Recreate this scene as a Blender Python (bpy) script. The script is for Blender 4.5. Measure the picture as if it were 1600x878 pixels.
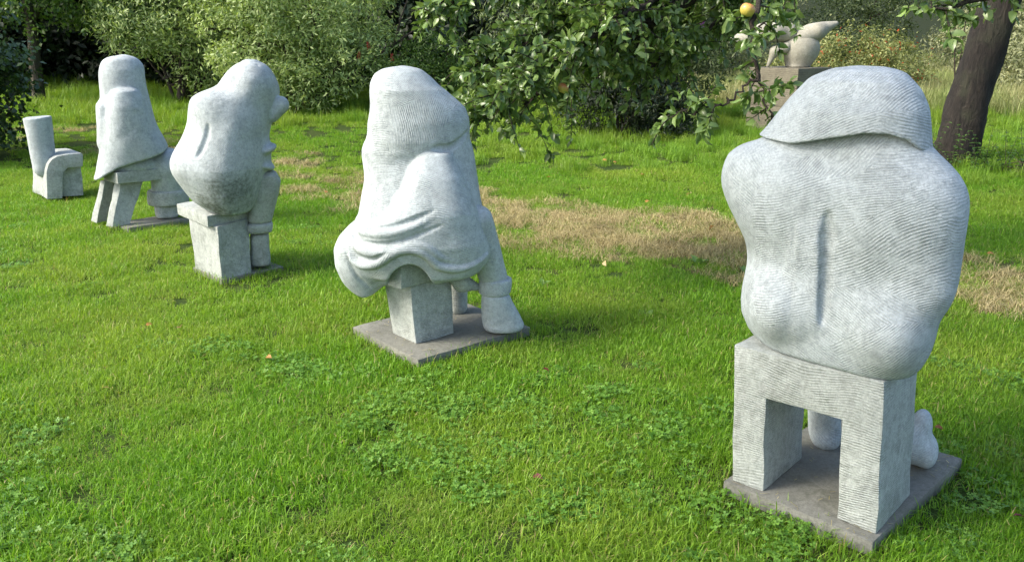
import bpy, bmesh, math, random
import numpy as np
from mathutils import Vector, Matrix, Euler

for o in list(bpy.data.objects):
    bpy.data.objects.remove(o)
scene = bpy.context.scene
COL = scene.collection

# ------------------------------------------------------------------ camera
cam_data = bpy.data.cameras.new('camera')
cam = bpy.data.objects.new('camera', cam_data)
COL.objects.link(cam)
cam.location = (0, 0, 1.62)
cam.rotation_euler = (math.radians(90 - 16.2534), 0, 0)
cam_data.sensor_width = 36
cam_data.lens = 36 * 1300 / 1600
cam_data.clip_start = 0.05
cam_data.clip_end = 2000
scene.camera = cam

# ------------------------------------------------------------------ light
SUN_AZ = math.radians(-106)      # direction towards the sun, clockwise from +Y
SUN_EL = math.radians(40)
world = bpy.data.worlds.new('World')
scene.world = world
world.use_nodes = True
wn = world.node_tree
bg = wn.nodes['Background']
sky = wn.nodes.new('ShaderNodeTexSky')
sky.sky_type = 'NISHITA'
sky.sun_disc = False
sky.sun_elevation = SUN_EL
sky.sun_rotation = SUN_AZ
sky.air_density = 1.0
sky.dust_density = 3.0
wn.links.new(sky.outputs[0], bg.inputs[0])
bg.inputs[1].default_value = 0.15
sun_data = bpy.data.lights.new('sun', 'SUN')
sun_data.energy = 2.3
sun_data.angle = math.radians(18)
sun_data.color = (1.0, 0.93, 0.82)
sun = bpy.data.objects.new('sun', sun_data)
COL.objects.link(sun)
sd = Vector((math.sin(SUN_AZ) * math.cos(SUN_EL), math.cos(SUN_AZ) * math.cos(SUN_EL), math.sin(SUN_EL)))
sun.rotation_euler = sd.to_track_quat('Z', 'Y').to_euler()
scene.view_settings.view_transform = 'Standard'
scene.view_settings.look = 'None'
scene.view_settings.gamma = 1.0
scene.view_settings.exposure = 1.3
scene.render.engine = 'CYCLES'
scene.cycles.max_bounces = 6
scene.cycles.transparent_max_bounces = 6
scene.cycles.sample_clamp_indirect = 6.0

# ------------------------------------------------------------------ helpers
RNG = np.random.default_rng(11)
random.seed(5)


def props(o, label=None, cat=None, group=None, kind=None):
    if label: o['label'] = label
    if cat: o['category'] = cat
    if group: o['group'] = group
    if kind: o['kind'] = kind
    return o


def empty(name, loc, rz=0.0, **kw):
    o = bpy.data.objects.new(name, None)
    o.empty_display_size = 0.2
    o.location = loc
    o.rotation_euler = (0, 0, rz)
    COL.objects.link(o)
    return props(o, **kw)


def link(name, me, mat=None, parent=None, **kw):
    o = bpy.data.objects.new(name, me)
    if mat is not None and len(me.materials) == 0:
        me.materials.append(mat)
    COL.objects.link(o)
    if parent is not None:
        o.parent = parent
    return props(o, **kw)


def mesh_np(name, V, F, smooth=True, tone=None):
    """V (n,3); F (m,k) with k = 3 or 4; tone: optional per-vertex float attribute"""
    me = bpy.data.meshes.new(name)
    V = np.ascontiguousarray(V, np.float32)
    F = np.ascontiguousarray(F, np.int32)
    k = F.shape[1]
    me.vertices.add(len(V))
    me.vertices.foreach_set('co', V.ravel())
    me.loops.add(F.size)
    me.loops.foreach_set('vertex_index', F.ravel())
    me.polygons.add(len(F))
    me.polygons.foreach_set('loop_start', np.arange(0, F.size, k, dtype=np.int32))
    me.polygons.foreach_set('loop_total', np.full(len(F), k, np.int32))
    if smooth:
        me.polygons.foreach_set('use_smooth', np.ones(len(F), bool))
    if tone is not None:
        a = me.attributes.new('tone', 'FLOAT', 'POINT')
        a.data.foreach_set('value', np.ascontiguousarray(tone, np.float32))
    me.update()
    me.validate()
    return me


# ---- node shorthand
class NT:
    def __init__(s, name):
        s.m = bpy.data.materials.new(name)
        s.m.use_nodes = True
        s.t = s.m.node_tree
        s.b = s.t.nodes['Principled BSDF']
        s.out = s.t.nodes['Material Output']

    def n(s, typ, _vals=None, **kw):
        nd = s.t.nodes.new('ShaderNode' + typ)
        for k, v in kw.items():
            setattr(nd, k, v)
        for k, v in (_vals or {}).items():
            s.set(nd.inputs[k], v)
        return nd

    def set(s, inp, v):
        if isinstance(v, bpy.types.NodeSocket):
            s.t.links.new(v, inp)
        else:
            inp.default_value = v

    def mix(s, fac, a, b, blend='MIX'):
        nd = s.t.nodes.new('ShaderNodeMix')
        nd.data_type = 'RGBA'
        nd.blend_type = blend
        s.set(nd.inputs[0], fac)
        for i, v in ((6, a), (7, b)):
            if isinstance(v, tuple) and len(v) == 3:
                v = v + (1,)
            s.set(nd.inputs[i], v)
        return nd.outputs[2]

    def math(s, op, a, b=0.0, c=0.0):
        nd = s.t.nodes.new('ShaderNodeMath')
        nd.operation = op
        s.set(nd.inputs[0], a); s.set(nd.inputs[1], b); s.set(nd.inputs[2], c)
        return nd.outputs[0]

    def ramp(s, fac, p0, p1):
        nd = s.t.nodes.new('ShaderNodeMapRange')
        s.set(nd.inputs[0], fac)
        nd.inputs[1].default_value = p0
        nd.inputs[2].default_value = p1
        nd.clamp = True
        return nd.outputs[0]

    def noise(s, vec, scale, detail=3.0, rough=0.55, dist=0.0):
        nd = s.n('TexNoise', {'Vector': vec, 'Scale': scale, 'Detail': detail, 'Roughness': rough, 'Distortion': dist})
        return nd.outputs[0]


def stone_material(name, light, dark, stain, period=0.0078, bump=0.42, moss=0.0, moss_at=None):
    m = NT(name)
    co = m.n('TexCoord').outputs['Object']
    # comb-chisel hatching: bands whose direction changes from patch to patch
    warp = m.n('TexNoise', {'Vector': co, 'Scale': 3.0, 'Detail': 1.0})
    w = m.n('VectorMath', {0: warp.outputs[1], 1: (0.5, 0.5, 0.5)}, operation='SUBTRACT').outputs[0]
    w2 = m.n('VectorMath', {0: w, 'Scale': 0.10}, operation='SCALE').outputs[0]
    cw = m.n('VectorMath', {0: co, 1: w2}, operation='ADD').outputs[0]
    ang = m.n('Attribute', attribute_name='ang').outputs['Fac']
    rot = m.n('VectorRotate', {'Vector': cw, 'Angle': ang, 'Axis': (0.25, 1, 0.0)}, rotation_type='AXIS_ANGLE')
    wave = m.n('TexWave', {'Vector': rot.outputs[0], 'Scale': 0.314 / period, 'Distortion': 2.2, 'Detail': 2.0, 'Detail Scale': 1.4, 'Detail Roughness': 0.6},
               wave_type='BANDS', bands_direction='Z', wave_profile='SIN').outputs['Fac']
    big = m.noise(co, 2.2, 4.0, 0.6)
    mid = m.noise(co, 14.0, 5.0, 0.65)
    fine = m.noise(co, 130.0, 3.0, 0.7)
    presence = m.ramp(m.noise(co, 4.0, 2.0), 0.38, 0.62)
    worn = m.ramp(m.noise(co, 26.0, 3.0, 0.65), 0.33, 0.60)
    amp = m.math('MULTIPLY', m.math('MULTIPLY_ADD', presence, 0.65, 0.35), worn)
    lines = m.math('MULTIPLY', wave, amp)
    col = m.mix(m.ramp(big, 0.3, 0.7), dark, light)
    col = m.mix(m.math('MULTIPLY', m.ramp(mid, 0.52, 0.75), 0.45), col, stain)
    groove = m.math('MULTIPLY', m.math('MULTIPLY', m.math('SUBTRACT', 1.0, wave), amp), 0.46)
    col = m.mix(groove, col, stain)
    # rain streaks and blotches of grime
    sc_ = m.n('Mapping', {'Vector': co, 'Scale': (9.0, 9.0, 1.1)}).outputs[0]
    streak = m.ramp(m.noise(sc_, 1.0, 5.0, 0.65, 0.6), 0.50, 0.74)
    col = m.mix(m.math('MULTIPLY', streak, 0.28), col, stain)
    blot = m.ramp(m.noise(co, 6.5, 6.0, 0.72, 0.5), 0.52, 0.68)
    col = m.mix(m.math('MULTIPLY', blot, 0.24), col, tuple(x * 0.9 for x in stain))
    pits = m.ramp(m.noise(co, 70.0, 3.0, 0.7), 0.68, 0.75)
    col = m.mix(m.math('MULTIPLY', pits, 0.5), col, tuple(x * 0.5 for x in stain))
    col = m.mix(m.math('MULTIPLY', m.ramp(fine, 0.42, 0.60), 0.30), col, stain)
    if moss:
        lich = m.ramp(m.noise(co, 5.0, 6.0, 0.75), 0.55, 0.72)
        col = m.mix(m.math('MULTIPLY', lich, moss), col, (0.10, 0.125, 0.075))
    grain = m.noise(co, 48.0, 4.0, 0.75)
    col = m.mix(m.math('MULTIPLY', m.ramp(grain, 0.46, 0.66), 0.38), col, stain)
    for mc, mr in (moss_at or ()):      # algae that has settled in one place
        dv = m.n('VectorMath', {0: co, 1: mc}, operation='DISTANCE').outputs['Value']
        dv = m.math('ADD', dv, m.math('MULTIPLY', m.math('SUBTRACT', m.noise(co, 8.0, 5.0, 0.7), 0.5), mr * 2.0))
        mk = m.math('SUBTRACT', 1.0, m.ramp(dv, mr * 0.35, mr))
        col = m.mix(m.math('MULTIPLY', mk, m.math('MULTIPLY_ADD', m.ramp(grain, 0.35, 0.6), 0.4, 0.35)), col, (0.055, 0.072, 0.045))
    m.set(m.b.inputs['Base Color'], col)
    m.b.inputs['Roughness'].default_value = 0.82
    m.b.inputs['Specular IOR Level'].default_value = 0.25
    h = m.math('ADD', lines, m.math('MULTIPLY', mid, 0.5))
    h = m.math('ADD', h, m.math('MULTIPLY', fine, 0.35))
    h = m.math('SUBTRACT', h, m.math('MULTIPLY', pits, 0.6))
    bp = m.n('Bump', {'Height': h, 'Strength': bump, 'Distance': 0.005})
    m.set(m.b.inputs['Normal'], bp.outputs[0])
    return m.m


# ---- implicit modelling: smooth unions of simple solids, meshed with surface nets
def smin(a, b, k):
    if k <= 0:
        return np.minimum(a, b)
    h = np.clip(0.5 + 0.5 * (b - a) / k, 0, 1)
    return b + (a - b) * h - k * h * (1 - h)


def smax(a, b, k):
    return -smin(-a, -b, k)


def prim(kind, q, X, Y, Z):
    if kind == 'loft':
        rows, n = q
        rows = np.array(rows, np.float32)
        z = Z.ravel()[:]
        zz = np.clip(Z[0, 0, :], rows[0, 0], rows[-1, 0])
        cx, rx, cy, ry = (np.interp(zz, rows[:, 0], rows[:, i]).astype(np.float32)[None, None, :] for i in (1, 2, 3, 4))
        a = np.abs((X - cx) / rx); b = np.abs((Y - cy) / ry)
        d = ((a ** n + b ** n) ** (1.0 / n) - 1) * np.minimum(rx, ry)
        return smax(smax(d, Z - rows[-1, 0], 0.03), rows[0, 0] - Z, 0.03)
    if kind == 'ell':
        c, r, rot, yaw = q
        x, y, z = X - c[0], Y - c[1], Z - c[2]
        if rot:
            cs, sn = math.cos(rot), math.sin(rot)
            x, z = cs * x - sn * z, sn * x + cs * z
        if yaw:
            cs, sn = math.cos(yaw), math.sin(yaw)
            x, y = cs * x + sn * y, -sn * x + cs * y
        k0 = np.sqrt((x / r[0]) ** 2 + (y / r[1]) ** 2 + (z / r[2]) ** 2)
        k1 = np.sqrt((x / r[0] ** 2) ** 2 + (y / r[1] ** 2) ** 2 + (z / r[2] ** 2) ** 2) + 1e-6
        return k0 * (k0 - 1) / k1
    if kind == 'cone':
        a, b, r1, r2, sy = q
        d = [b[i] - a[i] for i in range(3)]
        L = sum(t * t for t in d) + 1e-9
        x, y, z = X - a[0], (Y - a[1]), Z - a[2]
        t = np.clip((x * d[0] + y * d[1] + z * d[2]) / L, 0, 1)
        ex, ey, ez = x - t * d[0], (y - t * d[1]) / sy, z - t * d[2]
        return np.sqrt(ex * ex + ey * ey + ez * ez) - (r1 + (r2 - r1) * t)
    if kind == 'chain':
        pts, r = q
        out = None
        for i in range(len(pts) - 1):
            # taper towards both ends
            t0, t1 = i / (len(pts) - 1), (i + 1) / (len(pts) - 1)
            e = lambda t: r * (0.35 + 0.65 * min(1.0, 5 * t, 5 * (1 - t)))
            d = prim('cone', [pts[i], pts[i + 1], e(t0), e(t1), 1], X, Y, Z)
            out = d if out is None else smin(out, d, r * 0.7)
        return out
    if kind == 'plane':
        a, n = q
        return -((X - a[0]) * n[0] + (Y - a[1]) * n[1] + (Z - a[2]) * n[2])
    if kind == 'planes':      # above any of several planes
        out = None
        for pq in q[0]:
            t = prim('plane', pq, X, Y, Z)
            out = t if out is None else np.minimum(out, t)
        return out
    if kind == 'above':
        t = np.array(q[0], np.float32)
        zr = np.interp(X[:, 0, 0], t[:, 0], t[:, 1]).astype(np.float32)[:, None, None]
        return zr - Z


def sdf_bounds(prims):
    lo = np.full(3, 1e9); hi = -lo
    for op, kind, q, k in prims:
        if op != 'u':
            continue
        if kind == 'loft':
            r = np.array(q[0])
            b = [(np.min(r[:, 1] - r[:, 2]), np.min(r[:, 3] - r[:, 4]), r[0, 0]), (np.max(r[:, 1] + r[:, 2]), np.max(r[:, 3] + r[:, 4]), r[-1, 0])]
        elif kind == 'ell':
            m = max(q[1]); e = np.array(q[1]) if not (q[2] or q[3]) else np.full(3, m)
            b = [np.array(q[0]) - e, np.array(q[0]) + e]
        elif kind == 'cone':
            m = max(q[2], q[3]) * np.array((1, q[4], 1))
            b = [np.minimum(q[0], q[1]) - m, np.maximum(q[0], q[1]) + m]
        else:
            p = np.array(q[0]); b = [p.min(0) - q[1], p.max(0) + q[1]]
        lo = np.minimum(lo, b[0]); hi = np.maximum(hi, b[1])
    return lo, hi


def sdf_mesh(name, prims, h, wob=0.004, seed=0, shear=0.0):
    lo, hi = sdf_bounds(prims)
    lo = lo - 0.05; hi = hi + 0.05
    if shear:
        lo[1] -= 0.15; hi[1] += 0.15
    ax = [np.arange(lo[i], hi[i] + h, h, dtype=np.float32) for i in range(3)]
    X = ax[0][:, None, None]; Y = ax[1][None, :, None]; Z = ax[2][None, None, :]
    shp = (len(ax[0]), len(ax[1]), len(ax[2]))
    D = np.full(shp, 1e3, np.float32)
    first = True
    for op, kind, q, k in prims:
        sl = [slice(None)] * 3
        if kind in ('ell', 'cone', 'chain'):      # only near the piece
            bl, bh = sdf_bounds([('u', kind, q, k)])
            mg = max(0.03, 1.6 * k)
            for i in (0, 2) if shear else (0, 1, 2):
                lo_i = max(0, int((bl[i] - mg - lo[i]) / h)); hi_i = min(shp[i], int((bh[i] + mg - lo[i]) / h) + 2)
                sl[i] = slice(lo_i, max(hi_i, lo_i + 1))
        x_, y_, z_ = X[sl[0]], Y[:, sl[1]], Z[:, :, sl[2]]
        d = prim(kind, q, x_, y_ + shear * x_ if shear else y_, z_)
        t_ = tuple(sl)
        if first: D[t_] = np.broadcast_to(d, D[t_].shape); first = False
        elif op == 'u': D[t_] = smin(D[t_], d, k)
        elif op == 's': D[t_] = smax(D[t_], -d, k)
        else: D[t_] = smax(D[t_], d, k)
    if wob:   # uneven hand-cut surface
        r = np.random.default_rng(seed)
        W = 0
        for f, a in ((9, 1.0), (17, 0.6), (31, 0.35)):
            ph = r.uniform(0, 6.28, 6)
            W = W + a * np.sin(f * X + ph[0] + 1.3 * np.sin(f * .6 * Z + ph[3])) * np.sin(f * Y + ph[1]) * np.sin(f * .9 * Z + ph[2] + 1.1 * np.sin(f * .5 * X + ph[4]))
        D = D + wob * W
    V, F = surface_nets(D, lo, h)
    me = mesh_np(name, V, F)
    # direction of the chisel strokes: constant inside irregular patches
    r = np.random.default_rng(seed + 100)
    span = V.max(0) - V.min(0)
    ns = int(np.clip(np.prod(span + 0.1) / 0.016, 5, 90))
    seeds = r.uniform(V.min(0), V.max(0), (ns, 3))
    angs = r.normal(0, 0.5, ns)
    Q = V + 0.05 * np.sin(9 * V[:, [1, 2, 0]] + 3) + 0.02 * np.sin(31 * V[:, [2, 0, 1]])
    best = np.full(len(V), 1e9); who = np.zeros(len(V), int)
    for i in range(ns):
        dd = ((Q - seeds[i]) ** 2).sum(1)
        w = dd < best
        best[w] = dd[w]; who[w] = i
    at = me.attributes.new('ang', 'FLOAT', 'FACE')
    fv = np.zeros(len(me.polygons) * 4, np.int32)
    me.loops.foreach_get('vertex_index', fv)
    at.data.foreach_set('value', angs[who[fv[::4]]].astype(np.float32))
    return me


def surface_nets(D, lo, h):
    S = D < 0
    nx, ny, nz = D.shape
    acc = np.zeros((nx - 1, ny - 1, nz - 1, 3), np.float32)
    cnt = np.zeros((nx - 1, ny - 1, nz - 1), np.float32)
    full = [slice(None)] * 3
    for axis in range(3):
        a = [slice(None)] * 3; b = [slice(None)] * 3
        a[axis] = slice(0, -1); b[axis] = slice(1, None)
        da, db = D[tuple(a)], D[tuple(b)]
        cross = (S[tuple(a)] != S[tuple(b)])
        t = np.where(cross, da / np.where(cross, da - db, 1), 0).astype(np.float32)
        o1, o2 = [i for i in range(3) if i != axis]
        for i in (0, 1):
            for j in (0, 1):
                sl = [slice(None)] * 3
                sl[o1] = slice(i, D.shape[o1] - 1 + i)
                sl[o2] = slice(j, D.shape[o2] - 1 + j)
                c = cross[tuple(sl)].astype(np.float32)
                cnt += c
                acc[..., axis] += t[tuple(sl)] * c
                acc[..., o1] += i * c
                acc[..., o2] += j * c
    act = cnt > 0
    idx = np.full(act.shape, -1, np.int64)
    idx[act] = np.arange(act.sum())
    ijk = np.argwhere(act).astype(np.float32)
    V = (ijk + acc[act] / cnt[act][:, None]) * h + np.asarray(lo, np.float32)
    quads = []
    for axis in range(3):
        o1, o2 = [(1, 2), (2, 0), (0, 1)][axis]
        a = [slice(None)] * 3; b = [slice(None)] * 3
        a[axis] = slice(0, -1); b[axis] = slice(1, None)
        for o in (o1, o2):
            a[o] = slice(1, -1); b[o] = slice(1, -1)
        sa, sb = S[tuple(a)], S[tuple(b)]
        for flip, msk in ((False, sa & ~sb), (True, ~sa & sb)):
            e = np.argwhere(msk)
            if not len(e):
                continue
            e = e.copy(); e[:, o1] += 1; e[:, o2] += 1
            def at(d1, d2):
                q = e.copy(); q[:, o1] += d1; q[:, o2] += d2
                return idx[q[:, 0], q[:, 1], q[:, 2]]
            qd = np.stack([at(-1, -1), at(0, -1), at(0, 0), at(-1, 0)], 1)
            if flip:
                qd = qd[:, ::-1]
            quads.append(qd)
    return V, np.concatenate(quads)


def prism_mesh(name, poly, ext, bevel=0.006, cuts=3, wob=0.003, seed=0):
    """closed solid: a planar polygon (list of 3-D points) swept along the vector ext, edges worn round"""
    bm = bmesh.new()
    vs = [bm.verts.new(p) for p in poly]
    f = bm.faces.new(vs)
    r = bmesh.ops.extrude_face_region(bm, geom=[f])
    for v in r['geom']:
        if isinstance(v, bmesh.types.BMVert):
            v.co += Vector(ext)
    bmesh.ops.recalc_face_normals(bm, faces=bm.faces)
    return finish_block(name, bm, bevel, cuts, wob, seed)


def hexa_mesh(name, bot, top, bevel=0.006, cuts=3, wob=0.003, seed=0):
    bm = bmesh.new()
    b = [bm.verts.new(p) for p in bot]; t = [bm.verts.new(p) for p in top]
    n = len(b)
    bm.faces.new(b[::-1]); bm.faces.new(t)
    for i in range(n):
        bm.faces.new((b[i], b[(i + 1) % n], t[(i + 1) % n], t[i]))
    bmesh.ops.recalc_face_normals(bm, faces=bm.faces)
    return finish_block(name, bm, bevel, cuts, wob, seed)


def finish_block(name, bm, bevel, cuts, wob, seed):
    if bevel:
        bmesh.ops.bevel(bm, geom=list(bm.edges), offset=bevel, segments=2, profile=0.6, affect='EDGES')
    if cuts:
        L = sorted(e.calc_length() for e in bm.edges)[-1]
        bmesh.ops.subdivide_edges(bm, edges=[e for e in bm.edges if e.calc_length() > L * 0.2], cuts=cuts, use_grid_fill=True)
        bmesh.ops.triangulate(bm, faces=[f for f in bm.faces if len(f.verts) > 4])
    rr = random.Random(seed)
    ph = [rr.uniform(0, 6.28) for _ in range(6)]
    for v in bm.verts:
        x, y, z = v.co
        v.co.x += wob * math.sin(21 * z + 9 * y + ph[0]) + wob * 0.5 * math.sin(47 * y + 31 * z + ph[1])
        v.co.y += wob * math.sin(19 * z + 11 * x + ph[2]) + wob * 0.5 * math.sin(43 * x + 37 * z + ph[3])
        v.co.z += wob * 0.8 * math.sin(17 * x + 13 * y + ph[4])
    me = bpy.data.meshes.new(name)
    bm.to_mesh(me); bm.free()
    for p in me.polygons:
        p.use_smooth = True
    me.set_sharp_from_angle(angle=math.radians(32))
    return me
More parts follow.
